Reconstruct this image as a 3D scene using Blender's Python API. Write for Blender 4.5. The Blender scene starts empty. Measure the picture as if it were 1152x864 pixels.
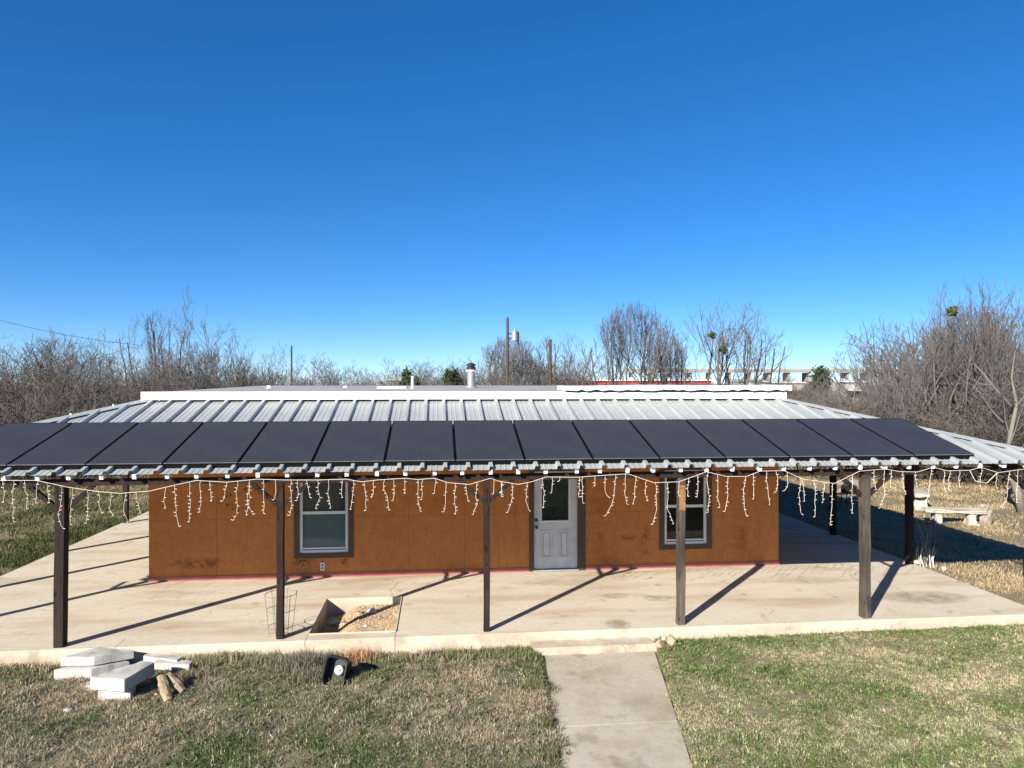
import bpy, bmesh, math, random
import numpy as np
from mathutils import Vector, Matrix
R = math.radians
rng = np.random.default_rng(7)
random.seed(7)
scene = bpy.context.scene
C = scene.collection

# ------------------------------------------------------------------ camera, sky, sun, exposure
CAM = np.array((5.6145, -14.5602, 3.8651)); YAW = 0.1033; FPX = 801.6
cd = bpy.data.cameras.new('camera'); cam = bpy.data.objects.new('camera', cd); C.objects.link(cam)
cam.location = CAM; cam.rotation_euler = (R(90), 0, -YAW)
cd.sensor_width = 36; cd.lens = 36*FPX/1152; cd.clip_start = 0.1; cd.clip_end = 6000
scene.camera = cam
SUN_EL = R(27.2); SUN_AZ = math.atan2(-1.237, -1.438)      # azimuth from +Y towards +X
w = bpy.data.worlds.new('World'); scene.world = w; w.use_nodes = True
nt = w.node_tree; bg = nt.nodes['Background']
sky = nt.nodes.new('ShaderNodeTexSky'); sky.sky_type = 'NISHITA'; sky.sun_disc = False
sky.sun_elevation = SUN_EL; sky.sun_rotation = SUN_AZ % (2*math.pi)
sky.altitude = 0; sky.air_density = 0.6; sky.dust_density = 0.0; sky.ozone_density = 6.0
gam = nt.nodes.new('ShaderNodeGamma'); gam.inputs[1].default_value = 0.8
hsv = nt.nodes.new('ShaderNodeHueSaturation'); hsv.inputs['Hue'].default_value = 0.505; hsv.inputs['Saturation'].default_value = 1.30
nt.links.new(sky.outputs[0], gam.inputs[0]); nt.links.new(gam.outputs[0], hsv.inputs['Color']); nt.links.new(hsv.outputs[0], bg.inputs[0]); bg.inputs[1].default_value = 0.108
sl = bpy.data.lights.new('sun', 'SUN'); so = bpy.data.objects.new('sun', sl); C.objects.link(so)
sl.energy = 5.0; sl.angle = R(0.5); sl.color = (1.0, 0.94, 0.84)
tosun = Vector((math.sin(SUN_AZ)*math.cos(SUN_EL), math.cos(SUN_AZ)*math.cos(SUN_EL), math.sin(SUN_EL)))
so.rotation_euler = tosun.to_track_quat('Z', 'Y').to_euler(); so.location = (-20, -25, 20)
scene.view_settings.view_transform = 'Standard'; scene.view_settings.look = 'None'
scene.view_settings.gamma = 1; scene.view_settings.exposure = 1.08
scene.render.engine = 'CYCLES'
scene.cycles.max_bounces = 8; scene.cycles.diffuse_bounces = 4; scene.cycles.transparent_max_bounces = 12

# ------------------------------------------------------------------ surveying helpers (points measured in the photograph -> places)
def ray(u, v):
    x = (u-576)/FPX; z = (432-v)/FPX; c, s = math.cos(YAW), math.sin(YAW)
    return np.array((x*c+s, -x*s+c, z))
def onz(u, v, z):
    d = ray(u, v); return CAM + d*((z-CAM[2])/d[2])
def ony(u, v, y):
    d = ray(u, v); return CAM + d*((y-CAM[1])/d[1])
def far(u, v, dist):
    return CAM + ray(u, v)*dist
def sstep(a, b, x):
    t = np.clip((np.asarray(x, float)-a)/(b-a), 0, 1); return t*t*(3-2*t)

# ------------------------------------------------------------------ object helpers
def tag(o, label=None, cat=None, group=None, kind=None):
    if label: o['label'] = label
    if cat: o['category'] = cat
    if group: o['group'] = group
    if kind: o['kind'] = kind
    return o
def thing(name, label, cat, loc=(0, 0, 0), group=None):
    o = bpy.data.objects.new(name, None); C.objects.link(o); o.location = loc; o.empty_display_size = .2
    return tag(o, label, cat, group)
def world_loc(o):
    v = Vector(o.location)
    while o.parent: o = o.parent; v += Vector(o.location)
    return v
class MB:
    def __init__(s): s.v = []; s.f = []
    def quad(s, a, b, c, d): return s.poly([a, b, c, d])
    def poly(s, pts):
        n = len(s.v); s.v += [tuple(map(float, p)) for p in pts]; s.f.append(tuple(range(n, n+len(pts)))); return s
    def box(s, a, b):
        (x0, y0, z0), (x1, y1, z1) = a, b
        return s.hexa([(x0, y0, z0), (x1, y0, z0), (x1, y1, z0), (x0, y1, z0), (x0, y0, z1), (x1, y0, z1), (x1, y1, z1), (x0, y1, z1)])
    def hexa(s, p):
        n = len(s.v); s.v += [tuple(map(float, q)) for q in p]
        for q in ((0, 3, 2, 1), (4, 5, 6, 7), (0, 1, 5, 4), (1, 2, 6, 5), (2, 3, 7, 6), (3, 0, 4, 7)): s.f.append(tuple(n+i for i in q))
        return s
    def bar(s, a, b, wd, ht, up=(0, 0, 1)):
        a = Vector(a); b = Vector(b); d = (b-a).normalized(); u = Vector(up)
        if abs(d.dot(u)) > .98: u = Vector((0, 1, 0))
        x = d.cross(u).normalized()*wd/2; y = x.normalized().cross(d).normalized()*ht/2
        return s.hexa([a-x-y, a+x-y, b+x-y, b-x-y, a-x+y, a+x+y, b+x+y, b-x+y])
    def tube(s, pts, r, k=6, cap=True):
        pts = [Vector(p) for p in pts]; m = len(pts)
        rs = r if isinstance(r, (list, tuple)) else [r]*m
        n = len(s.v); ref = Vector((0.31, 0.17, 0.93))
        for i in range(m):
            d = (pts[min(i+1, m-1)]-pts[max(i-1, 0)]).normalized()
            x = d.cross(ref); x = (d.cross(Vector((1, 0, 0))) if x.length < .05 else x).normalized(); y = d.cross(x)
            for j in range(k):
                a = 2*math.pi*j/k; s.v.append(tuple(pts[i]+(x*math.cos(a)+y*math.sin(a))*rs[i]))
        for i in range(m-1):
            for j in range(k):
                s.f.append((n+i*k+j, n+i*k+(j+1) % k, n+(i+1)*k+(j+1) % k, n+(i+1)*k+j))
        if cap:
            s.f.append(tuple(n+j for j in range(k))[::-1]); s.f.append(tuple(n+(m-1)*k+j for j in range(k)))
        return s
    def lathe(s, c, prof, k=16):       # prof: (radius, z)
        n = len(s.v); c = Vector(c)
        for r_, z in prof:
            for j in range(k):
                a = 2*math.pi*j/k; s.v.append((c.x+r_*math.cos(a), c.y+r_*math.sin(a), c.z+z))
        m = len(prof)
        for i in range(m-1):
            for j in range(k): s.f.append((n+i*k+j, n+i*k+(j+1) % k, n+(i+1)*k+(j+1) % k, n+(i+1)*k+j))
        s.f.append(tuple(n+j for j in range(k))[::-1]); s.f.append(tuple(n+(m-1)*k+j for j in range(k)))
        return s
    def prism(s, poly, z0, z1):
        n = len(s.v); k = len(poly)
        zz0 = z0 if hasattr(z0, '__len__') else [z0]*k; zz1 = z1 if hasattr(z1, '__len__') else [z1]*k
        for p, z in zip(poly, zz0): s.v.append((float(p[0]), float(p[1]), float(z)))
        for p, z in zip(poly, zz1): s.v.append((float(p[0]), float(p[1]), float(z)))
        s.f.append(tuple(range(n, n+k))[::-1]); s.f.append(tuple(range(n+k, n+2*k)))
        for i in range(k): s.f.append((n+i, n+(i+1) % k, n+k+(i+1) % k, n+k+i))
        return s
    def build(s, name, mat, parent=None, bevel=0, smooth=False, fix=True, rough=0, sub=0):
        off = world_loc(parent) if parent else Vector((0, 0, 0))
        me = bpy.data.meshes.new(name)
        me.from_pydata([tuple(Vector(v)-off) for v in s.v], [], s.f); me.update()
        if fix or bevel or rough:
            bm = bmesh.new(); bm.from_mesh(me)
            if rough or sub:
                bmesh.ops.remove_doubles(bm, verts=bm.verts, dist=1e-5)
                if sub: bmesh.ops.subdivide_edges(bm, edges=bm.edges, cuts=sub, use_grid_fill=True)
                for v in bm.verts: v.co += Vector([random.gauss(0, rough) for _ in range(3)])
            if bevel:
                bmesh.ops.remove_doubles(bm, verts=bm.verts, dist=1e-5)
                bmesh.ops.bevel(bm, geom=[e for e in bm.edges if len(e.link_faces) == 2 and e.calc_face_angle(0) > .5], offset=bevel, segments=2, affect='EDGES', clamp_overlap=True)
            bmesh.ops.recalc_face_normals(bm, faces=bm.faces)
            bm.to_mesh(me); bm.free()
        if smooth:
            me.polygons.foreach_set('use_smooth', [True]*len(me.polygons))
        o = bpy.data.objects.new(name, me); C.objects.link(o)
        if mat: me.materials.append(mat)
        if parent: o.parent = parent
        return o
def np_mesh(name, V, F):
    me = bpy.data.meshes.new(name); V = np.ascontiguousarray(V, np.float32); F = np.ascontiguousarray(F, np.int32)
    n, k = F.shape
    me.vertices.add(len(V)); me.vertices.foreach_set('co', V.ravel())
    me.loops.add(n*k); me.loops.foreach_set('vertex_index', F.ravel())
    me.polygons.add(n); me.polygons.foreach_set('loop_start', np.arange(0, n*k, k, dtype=np.int32))
    me.update(calc_edges=True); me.validate(); return me
def np_obj(name, me, mat, parent=None):
    o = bpy.data.objects.new(name, me); C.objects.link(o)
    if mat and not me.materials: me.materials.append(mat)
    if parent: o.parent = parent
    return o
def copy_tree(o, parent=None):
    c = o.copy(); C.objects.link(c); c.parent = parent
    for ch in [x for x in bpy.data.objects if x.parent == o]: copy_tree(ch, c)
    return c
def rock(mb, c, r, squash=(1, 1, .7), seed=0):
    rr = random.Random(seed); bm = bmesh.new(); bmesh.ops.create_icosphere(bm, subdivisions=2, radius=1)
    dirs = [Vector((rr.gauss(0, 1), rr.gauss(0, 1), rr.gauss(0, 1))).normalized() for _ in range(7)]
    cut = [rr.uniform(.55, .85) for _ in dirs]
    n = len(mb.v)
    for v in bm.verts:
        p = v.co.copy()
        for d, k in zip(dirs, cut):
            t = p.dot(d)
            if t > k: p -= d*(t-k)
        mb.v.append((c[0]+p.x*r*squash[0], c[1]+p.y*r*squash[1], c[2]+p.z*r*squash[2]))
    for f in bm.faces: mb.f.append(tuple(n+v.index for v in f.verts))
    bm.free()

# ------------------------------------------------------------------ materials
class NM:
    def __init__(s, name, rough=.8, metal=0, spec=.3):
        s.m = bpy.data.materials.new(name); s.m.use_nodes = True; s.t = s.m.node_tree; s.b = s.t.nodes['Principled BSDF']
        s.b.inputs['Roughness'].default_value = rough; s.b.inputs['Metallic'].default_value = metal
        s.b.inputs['Specular IOR Level'].default_value = spec
        s.co = s.t.nodes.new('ShaderNodeTexCoord')
    def n(s, t, **kw):
        nd = s.t.nodes.new(t)
        for k, v in kw.items():
            if k.startswith('i_'): nd.inputs[k[2:].replace('_', ' ')].default_value = v
            else: setattr(nd, k, v)
        return nd
    def l(s, a, b): s.t.links.new(a, b)
    def noise(s, scale, detail=4, rough=.6, stretch=None, vec=None, dist=0):
        nd = s.n('ShaderNodeTexNoise'); nd.inputs['Scale'].default_value = scale; nd.inputs['Detail'].default_value = detail
        nd.inputs['Roughness'].default_value = rough; nd.inputs['Distortion'].default_value = dist
        src = vec or s.co.outputs['Object']
        if stretch:
            mp = s.n('ShaderNodeMapping'); mp.inputs['Scale'].default_value = stretch; s.l(src, mp.inputs[0]); src = mp.outputs[0]
        s.l(src, nd.inputs['Vector']); return nd.outputs['Fac']
    def ramp(s, fac, stops):
        r = s.n('ShaderNodeValToRGB'); e = r.color_ramp.elements
        while len(e) < len(stops): e.new(.5)
        for el, (p, c) in zip(e, stops): el.position = p; el.color = (*c, 1) if len(c) == 3 else c
        s.l(fac, r.inputs[0]); return r.outputs[0]
    def mix(s, fac, a, b, mode='MIX'):
        m = s.n('ShaderNodeMix', data_type='RGBA', blend_type=mode)
        for sock, v in ((m.inputs[0], fac), (m.inputs[6], a), (m.inputs[7], b)):
            if hasattr(v, 'is_linked'): s.l(v, sock)
            elif isinstance(v, (int, float)): sock.default_value = v
            else: sock.default_value = (*v, 1)
        return m.outputs[2]
    def math(s, op, a, b=0, c=0):
        m = s.n('ShaderNodeMath', operation=op)
        for sock, v in zip(m.inputs, (a, b, c)):
            if hasattr(v, 'is_linked'): s.l(v, sock)
            else: sock.default_value = v
        return m.outputs[0]
    def bump(s, h, strength=.3, dist=.01):
        b = s.n('ShaderNodeBump'); b.inputs['Strength'].default_value = strength; b.inputs['Distance'].default_value = dist
        s.l(h, b.inputs['Height']); s.l(b.outputs[0], s.b.inputs['Normal'])
    def col(s, c):
        if hasattr(c, 'is_linked'): s.l(c, s.b.inputs['Base Color'])
        else: s.b.inputs['Base Color'].default_value = (*c, 1)
        return s.m
G = lambda v: (v, v, v)
def plain(name, c, rough=.7, metal=0, var=.25, scale=6, spec=.3, bump=.1):
    m = NM(name, rough, metal, spec); n = m.noise(scale, 5)
    m.bump(m.noise(scale*8, 3), bump, .004)
    return m.col(m.ramp(n, [(.25, tuple(x*(1-var) for x in c)), (.75, tuple(min(1, x*(1+var)) for x in c))]))
M = {}
PIT0 = (3.63, 4.95)
def mk_concrete(name, c0, c1, stain, crack=True, streak=True):
    m = NM(name, .85, 0, .25)
    a = m.noise(.55, 6, .65); b = m.noise(9, 5, .7)
    base = m.ramp(a, [(.3, c0), (.7, c1)])
    base = m.mix(m.ramp(b, [(.35, G(.0)), (.7, G(.55))]), base, tuple(x*1.12 for x in c1), 'MIX')
    st = m.noise(.9, 4, .6, (.35, 1.6, 1)) if streak else m.noise(1.3, 5)
    base = m.mix(m.ramp(st, [(.48, G(0)), (.70, G(.8))]), base, stain)
    sp = m.noise(2.3, 3, .5)
    base = m.mix(m.ramp(sp, [(.62, G(0)), (.72, G(.5))]), base, tuple(x*.68 for x in stain))
    tr2 = m.noise(14, 5, .8); base = m.mix(m.ramp(tr2, [(.58, G(0)), (.70, G(.45))]), base, tuple(x*.6 for x in stain))
    fine = m.noise(60, 3, .7)
    base = m.mix(.22, base, m.ramp(fine, [(.3, G(.25)), (.7, G(.85))]), 'OVERLAY')
    if crack:
        v = m.n('ShaderNodeTexVoronoi', feature='DISTANCE_TO_EDGE'); v.inputs['Scale'].default_value = .33
        wv = m.n('ShaderNodeTexNoise'); wv.inputs['Scale'].default_value = 2.2; m.l(m.co.outputs['Object'], wv.inputs['Vector'])
        ad = m.n('ShaderNodeMixRGB', blend_type='ADD'); ad.inputs[0].default_value = .35; m.l(m.co.outputs['Object'], ad.inputs[1]); m.l(wv.outputs['Color'], ad.inputs[2])
        m.l(ad.outputs[0], v.inputs['Vector'])
        k = m.ramp(v.outputs['Distance'], [(.0, G(1)), (.004, G(0))])
        k = m.mix(m.ramp(m.noise(.6, 2), [(.5, G(0)), (.6, G(.6))]), (0, 0, 0), k)
        base = m.mix(k, base, (.09, .075, .06))
    if crack:
        xyz_ = m.n('ShaderNodeSeparateXYZ'); m.l(m.co.outputs['Object'], xyz_.inputs[0])
        for cu, cv, sx, sy, am in ((1042, 672, .85, .42, .75), (693, 670, .28, .2, .6), (740, 673, .3, .2, .6), (695, 702, .22, .3, .6), (190, 668, .9, .3, .35), (910, 653, .8, .3, .35), (620, 655, .9, .3, .3)):
            c_ = onz(cu, cv, 0); dx = m.math('DIVIDE', m.math('SUBTRACT', xyz_.outputs[0], float(c_[0])), sx); dy = m.math('DIVIDE', m.math('SUBTRACT', xyz_.outputs[1], float(c_[1])), sy)
            k = m.math('MAXIMUM', m.math('SUBTRACT', 1, m.math('ADD', m.math('MULTIPLY', dx, dx), m.math('MULTIPLY', dy, dy))), 0)
            k = m.math('MULTIPLY', m.math('MULTIPLY', m.math('POWER', k, .6), m.ramp(m.noise(4, 4, .7), [(.3, G(.25)), (.6, G(1))])), am); base = m.mix(k, base, (.17, .135, .095))
    if crack:
        for jx, ylim in ((PIT0[0]-.01, -3.29), (PIT0[1]+.01, -3.29), (11.2, 99), (.9, -3.2)):
            k = m.math('MULTIPLY', m.math('LESS_THAN', m.math('ABSOLUTE', m.math('SUBTRACT', xyz_.outputs[0], jx)), .006), m.math('LESS_THAN', xyz_.outputs[1], ylim)); base = m.mix(m.math('MULTIPLY', k, .75 if ylim < 0 else .3), base, (.06, .05, .04))
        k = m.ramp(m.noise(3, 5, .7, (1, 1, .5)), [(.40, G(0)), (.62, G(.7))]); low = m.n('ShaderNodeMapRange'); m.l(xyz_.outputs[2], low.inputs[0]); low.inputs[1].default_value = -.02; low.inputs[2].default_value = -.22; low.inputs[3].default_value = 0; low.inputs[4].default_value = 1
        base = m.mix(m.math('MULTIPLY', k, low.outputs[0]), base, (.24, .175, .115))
    m.bump(b, .25, .006)
    M[name] = m.col(base)
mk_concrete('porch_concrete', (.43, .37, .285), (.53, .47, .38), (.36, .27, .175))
mk_concrete('walk_concrete', (.33, .285, .22), (.42, .37, .29), (.27, .215, .15), False, False)
mk_concrete('rubble_concrete', (.25, .24, .22), (.47, .455, .425), (.17, .155, .13), False, False)
# stucco wall: seams, patches and smudges
m = NM('stucco', .9, 0, .15)
xyz = m.n('ShaderNodeSeparateXYZ'); geo = m.n('ShaderNodeNewGeometry'); m.l(geo.outputs['Position'], xyz.inputs[0])
wx, wz = xyz.outputs[0], xyz.outputs[2]
a = m.noise(.9, 5, .6); b = m.noise(5, 5, .7)
base = m.ramp(a, [(.3, (.49, .185, .055)), (.7, (.56, .22, .07))])
base = m.mix(m.ramp(b, [(.45, G(0)), (.75, G(.6))]), base, (.34, .125, .038))
base = m.mix(m.ramp(m.noise(1.3, 3, .5, (1, 1, 1.8)), [(.6, G(0)), (.68, G(.45))]), base, (.42, .135, .036))
def line(coord, at, wdt):
    return m.math('LESS_THAN', m.math('ABSOLUTE', m.math('SUBTRACT', coord, at)), wdt)
seam = None
for c_, at_, wd_ in ((wx, 1.28, .006), (wx, 6.15, .005), (wx, 5.02, .004), (wx, 9.95, .004), (wx, 11.62, .005), (wz, 1.2, .004)):
    L_ = line(c_, at_, wd_); seam = L_ if seam is None else m.math('MAXIMUM', seam, L_)
base = m.mix(m.math('MULTIPLY', seam, .45), base, (.12, .045, .015))
def smudge(cx, cz, sx, sz, scale, amt, c):
    global base
    dx = m.math('DIVIDE', m.math('SUBTRACT', wx, cx), sx); dz = m.math('DIVIDE', m.math('SUBTRACT', wz, cz), sz)
    d = m.math('ADD', m.math('MULTIPLY', dx, dx), m.math('MULTIPLY', dz, dz))
    k = m.math('MULTIPLY', m.math('SUBTRACT', 1, d), 1); k = m.math('MAXIMUM', k, 0)
    n_ = m.ramp(m.noise(scale, 4, .7), [(.42, G(0)), (.62, G(1))])
    k2 = m.math('MULTIPLY', m.math('MULTIPLY', k, n_), amt)
    base = m.mix(k2, base, c)
smudge(.95, .33, .75, .14, 7, .75, (.09, .05, .025))
smudge(2.95, .32, .28, .10, 16, 1.1, (.05, .03, .02))
smudge(3.75, .32, .1, .09, 12, 1.2, (.06, .03, .02))
smudge(9.55, .66, .35, .07, 9, .9, (.10, .035, .012))
smudge(9.95, .5, .15, .5, 8, .8, (.17, .055, .015))
smudge(8.95, 1.0, .3, .9, 3, .5, (.20, .065, .018))
smudge(12.1, .6, .4, .5, 4, .5, (.25, .08, .02))
base = m.mix(.3, base, m.ramp(m.noise(38, 4, .75), [(.3, G(.22)), (.7, G(.82))]), 'OVERLAY')
base = m.mix(m.ramp(m.noise(2.2, 4, .65, (3.2, 3.2, .35)), [(.55, G(0)), (.78, G(.4))]), base, (.25, .088, .028))
m.bump(m.noise(45, 4, .7), .45, .006)
M['stucco'] = m.col(base)
M['base_paint'] = plain('base_paint', (.40, .125, .105), .7, 0, .25, 5)
M['trim_brown'] = plain('trim_brown', (.085, .058, .042), .6, 0, .25, 5)
M['white_paint'] = plain('white_paint', (.78, .77, .74), .5, 0, .06, 5)
M['door_paint'] = plain('door_paint', (.60, .60, .59), .45, 0, .17, 3.5)
M['vinyl'] = plain('vinyl', (.72, .72, .70), .4, 0, .05, 5)
M['wire_white'] = plain('wire_white', (.72, .62, .52), .5, 0, .05, 5)
def wood(name, dark, light, gl=.8):
    m = NM(name, gl, 0, .2); n1 = m.noise(3, 6, .7, (9, 9, .7)); n2 = m.noise(1.2, 4)
    c = m.ramp(n1, [(.3, dark), (.7, light)])
    c = m.mix(m.ramp(n2, [(.35, G(0)), (.7, G(.6))]), c, tuple(x*.6 for x in dark))
    kn = m.noise(7, 2, .4, (2, 2, .8)); c = m.mix(m.ramp(kn, [(.68, G(0)), (.72, G(.8))]), c, tuple(x*.35 for x in dark))
    m.bump(n1, .4, .006); M[name] = m.col(c)
wood('stained_wood', (.012, .008, .0065), (.048, .028, .022))
wood('grey_wood', (.036, .028, .023), (.14, .112, .09))
wood('raw_wood', (.22, .105, .045), (.36, .19, .09))
wood('split_wood', (.26, .185, .11), (.52, .41, .27))
wood('bench_stone', (.36, .31, .25), (.55, .50, .42), .9)
# galvalume
m = NM('galvalume', .45, .15, .5)
c = m.ramp(m.noise(1.3, 5, .6), [(.3, (.30, .318, .312)), (.7, (.37, .39, .382))])
c = m.mix(m.ramp(m.noise(3, 5, .7, (4, .25, 1)), [(.55, G(0)), (.8, G(.35))]), c, (.28, .30, .29))
m.bump(m.noise(2, 2), .08, .01); M['galvalume'] = m.col(c)
M['roof_white'] = plain('roof_white', (.76, .76, .75), .7, 0, .08, 1.4)
m = NM('roof_grey', .85, 0, .2); c = m.ramp(m.noise(.5, 6, .7), [(.3, (.25, .245, .23)), (.7, (.37, .365, .35))])
M['roof_grey'] = m.col(m.mix(m.ramp(m.noise(2.5, 4), [(.6, G(0)), (.75, G(.5))]), c, (.24, .23, .22)))
# solar glass: cell rows
m = NM('solar_glass', .55, 0, .4)
c = m.ramp(m.noise(1.5, 4), [(.3, (.026, .027, .032)), (.7, (.036, .037, .043))])
c = m.mix(m.ramp(m.noise(40, 3, .7), [(.62, G(0)), (.8, G(.3))]), c, (.10, .10, .10))
gx = m.n('ShaderNodeSeparateXYZ'); m.l(m.co.outputs['Object'], gx.inputs[0])
def grid(coord, pitch, wd):
    fr = m.math('FRACT', m.math('DIVIDE', coord, pitch)); return m.math('LESS_THAN', fr, wd)
gl = m.math('MAXIMUM', grid(gx.outputs[0], .177, .03), grid(gx.outputs[1], .158, .03))
c = m.mix(m.math('MULTIPLY', gl, .6), c, (.012, .013, .017))
M['solar_glass'] = m.col(c)
M['black_frame'] = plain('black_frame', (.005, .005, .006), .75, 0, .2, 4, .1)
M['frame_highlight'] = plain('frame_highlight', (.20, .205, .215), .35, .5, .1, 4, .5)  # lighter tone paints the sunlit line along the black frame's bottom edge
M['black_plastic'] = plain('black_plastic', (.014, .014, .014), .4, 0, .3, 6, .5)
M['lens_white'] = plain('lens_white', (.85, .84, .80), .3, 0, .05, 6, .5)
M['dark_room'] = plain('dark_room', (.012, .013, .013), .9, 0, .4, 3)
M['blind'] = plain('blind', (.60, .65, .54), .7, 0, .08, 5)
M['screen'] = plain('screen', (.20, .19, .17), .9, 0, .15, 30)
M['curtain'] = plain('curtain', (.035, .065, .045), .9, 0, .6, 7)
m = NM('window_glass', .05); t = m.t
fr = m.n('ShaderNodeFresnel'); fr.inputs[0].default_value = 1.5
tr = m.n('ShaderNodeBsdfTransparent'); tr.inputs[0].default_value = (.82, .86, .85, 1); gs = m.n('ShaderNodeBsdfGlossy'); gs.inputs['Roughness'].default_value = .03
mx = m.n('ShaderNodeMixShader'); m.l(fr.outputs[0], mx.inputs[0]); m.l(tr.outputs[0], mx.inputs[1]); m.l(gs.outputs[0], mx.inputs[2])
m.l(mx.outputs[0], t.nodes['Material Output'].inputs[0]); M['window_glass'] = m.m
M['metal_dark'] = plain('metal_dark', (.05, .045, .04), .4, .6, .3, 8)
M['metal_grey'] = plain('metal_grey', (.42, .43, .43), .4, .6, .2, 5)
M['wire_grey'] = plain('wire_grey', (.20, .185, .165), .6, .3, .3, 8)
M['limestone'] = plain('limestone', (.38, .27, .17), .9, 0, .3, 8, .2, .5)
M['limestone_pale'] = plain('limestone_pale', (.55, .50, .43), .9, 0, .2, 8, .2, .5)
M['bench_pale'] = plain('bench_pale', (.42, .38, .32), .9, 0, .2, 6, .2, .4)
M['stump_grey'] = plain('stump_grey', (.27, .22, .18), .95, 0, .35, 8, .2, .6)
M['bark'] = plain('bark', (.11, .092, .078), .95, 0, .35, 3, .15, .4)
M['bark_pale'] = plain('bark_pale', (.165, .145, .125), .95, 0, .3, 3, .15, .5)
M['twig'] = plain('twig', (.135, .122, .115), .95, 0, .3, .8, .15, 0)
M['twig_dark'] = plain('twig_dark', (.085, .077, .07), .95, 0, .35, .6, .15, 0)
M['brush_twig'] = plain('brush_twig', (.14, .122, .104), .95, 0, .4, .7, .15, 0)
M['evergreen'] = plain('evergreen', (.035, .05, .022), .9, 0, .4, 2, .2, 0)
M['mistletoe'] = plain('mistletoe', (.085, .088, .04), .9, 0, .4, 3, .2, 0)
M['pole_wood'] = plain('pole_wood', (.075, .05, .038), .9, 0, .3, 2)
M['red_metal'] = plain('red_metal', (.36, .045, .04), .6, 0, .2, .3)
M['pale_wall'] = plain('pale_wall', (.36, .34, .30), .8, 0, .12, .4)
M['bridge_concrete'] = plain('bridge_concrete', (.27, .25, .225), .9, 0, .1, .1)
M['gravel'] = plain('gravel', (.40, .30, .19), .95, 0, .6, 22, .2, 1)
# soil with thatch
m = NM('soil', .95, 0, .1)
a = m.noise(.35, 6, .65); b = m.noise(4, 6, .7); d = m.noise(26, 5, .75)
c = m.ramp(a, [(.3, (.18, .15, .09)), (.5, (.235, .195, .12)), (.72, (.28, .23, .145))])
c = m.mix(m.ramp(b, [(.4, G(0)), (.7, G(.45))]), c, (.16, .135, .08))
c = m.mix(.55, c, m.ramp(d, [(.3, G(.12)), (.7, G(.85))]), 'OVERLAY')
m.bump(d, .8, .04); M['soil'] = m.col(c)
# grass blades take their own tint
m = NM('grass', .8, 0, .2); at = m.n('ShaderNodeAttribute'); at.attribute_name = 'tint'
m.l(at.outputs['Color'], m.b.inputs['Base Color'])
tl = m.n('ShaderNodeBsdfTranslucent'); m.l(at.outputs['Color'], tl.inputs[0])
mx = m.n('ShaderNodeMixShader'); mx.inputs[0].default_value = .25; m.l(m.b.outputs[0], mx.inputs[1]); m.l(tl.outputs[0], mx.inputs[2])
m.l(mx.outputs[0], m.t.nodes['Material Output'].inputs[0]); M['grass'] = m.m

# ------------------------------------------------------------------ numpy value noise
_tab = np.random.default_rng(3).random((257, 257))
def vnoise(x, y, s=1.0):
    x = np.asarray(x, float)*s+91.3; y = np.asarray(y, float)*s+57.7
    xi = np.floor(x).astype(int); yi = np.floor(y).astype(int); fx = x-xi; fy = y-yi
    fx = fx*fx*(3-2*fx); fy = fy*fy*(3-2*fy)
    g = lambda a, b: _tab[a % 256, b % 256]
    return (g(xi, yi)*(1-fx)+g(xi+1, yi)*fx)*(1-fy)+(g(xi, yi+1)*(1-fx)+g(xi+1, yi+1)*fx)*fy
def fbm(x, y, s=1.0): return (vnoise(x, y, s)+.5*vnoise(x, y, s*2.1)+.25*vnoise(x, y, s*4.3))/1.75

# ------------------------------------------------------------------ dimensions
W = 12.85; SL, SR, SF, SB = -3.154, 15.81, -3.574, 13.0
EY, EZ, MS = -3.65, 2.545, .271                       # eave line and roof slope
EX0, EX1, EYB = -3.45, 16.30, 13.25; HB = 9.6
PIT = (3.63, 4.95, -3.30, -1.50)
def gz(x, y):
    x = np.asarray(x, float); y = np.asarray(y, float)
    front = -.255+.06*sstep(5.5, 10.5, x)+.03*sstep(10, 15, x)+.05*sstep(1.5, -1.5, x)
    side = np.where(x < 6, -.07, -.09)
    t = sstep(-4.0, -2.2, y)*np.maximum(sstep(SL+.6, SL-.6, x), sstep(SR-.6, SR+.6, x))
    t = np.maximum(t, sstep(SB-.5, SB+.5, y))
    h = front*(1-t)+side*t
    h = h-.06*np.exp(-(((x-1.2)/1.0)**2+((y+4.75)/.55)**2))
    r = np.hypot(x-6, y-3); h = h-.2*sstep(14, 45, r)
    h = h+(fbm(x, y, .3)-.5)*.12*sstep(14, 30, r)+(vnoise(x, y, 1.7)-.5)*.05
    ins = (x > SL+.25) & (x < SR-.25) & (y > SF+.25) & (y < SB-.25)
    wk = (x > 6.6) & (x < 9.1) & (y < -3.3) & (y > -11)
    a0 = 7.22-.27*((y+3.9)/(-3.1)); a1 = 8.92-.55*((y+3.9)/(-3.1))
    inw = sstep(a0-.1, a0+.12, x)*sstep(a1+.1, a1-.12, x)*wk
    h = h*(1-inw)+np.minimum(h, -.42)*inw
    return np.where(ins, -.45, h)

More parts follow.
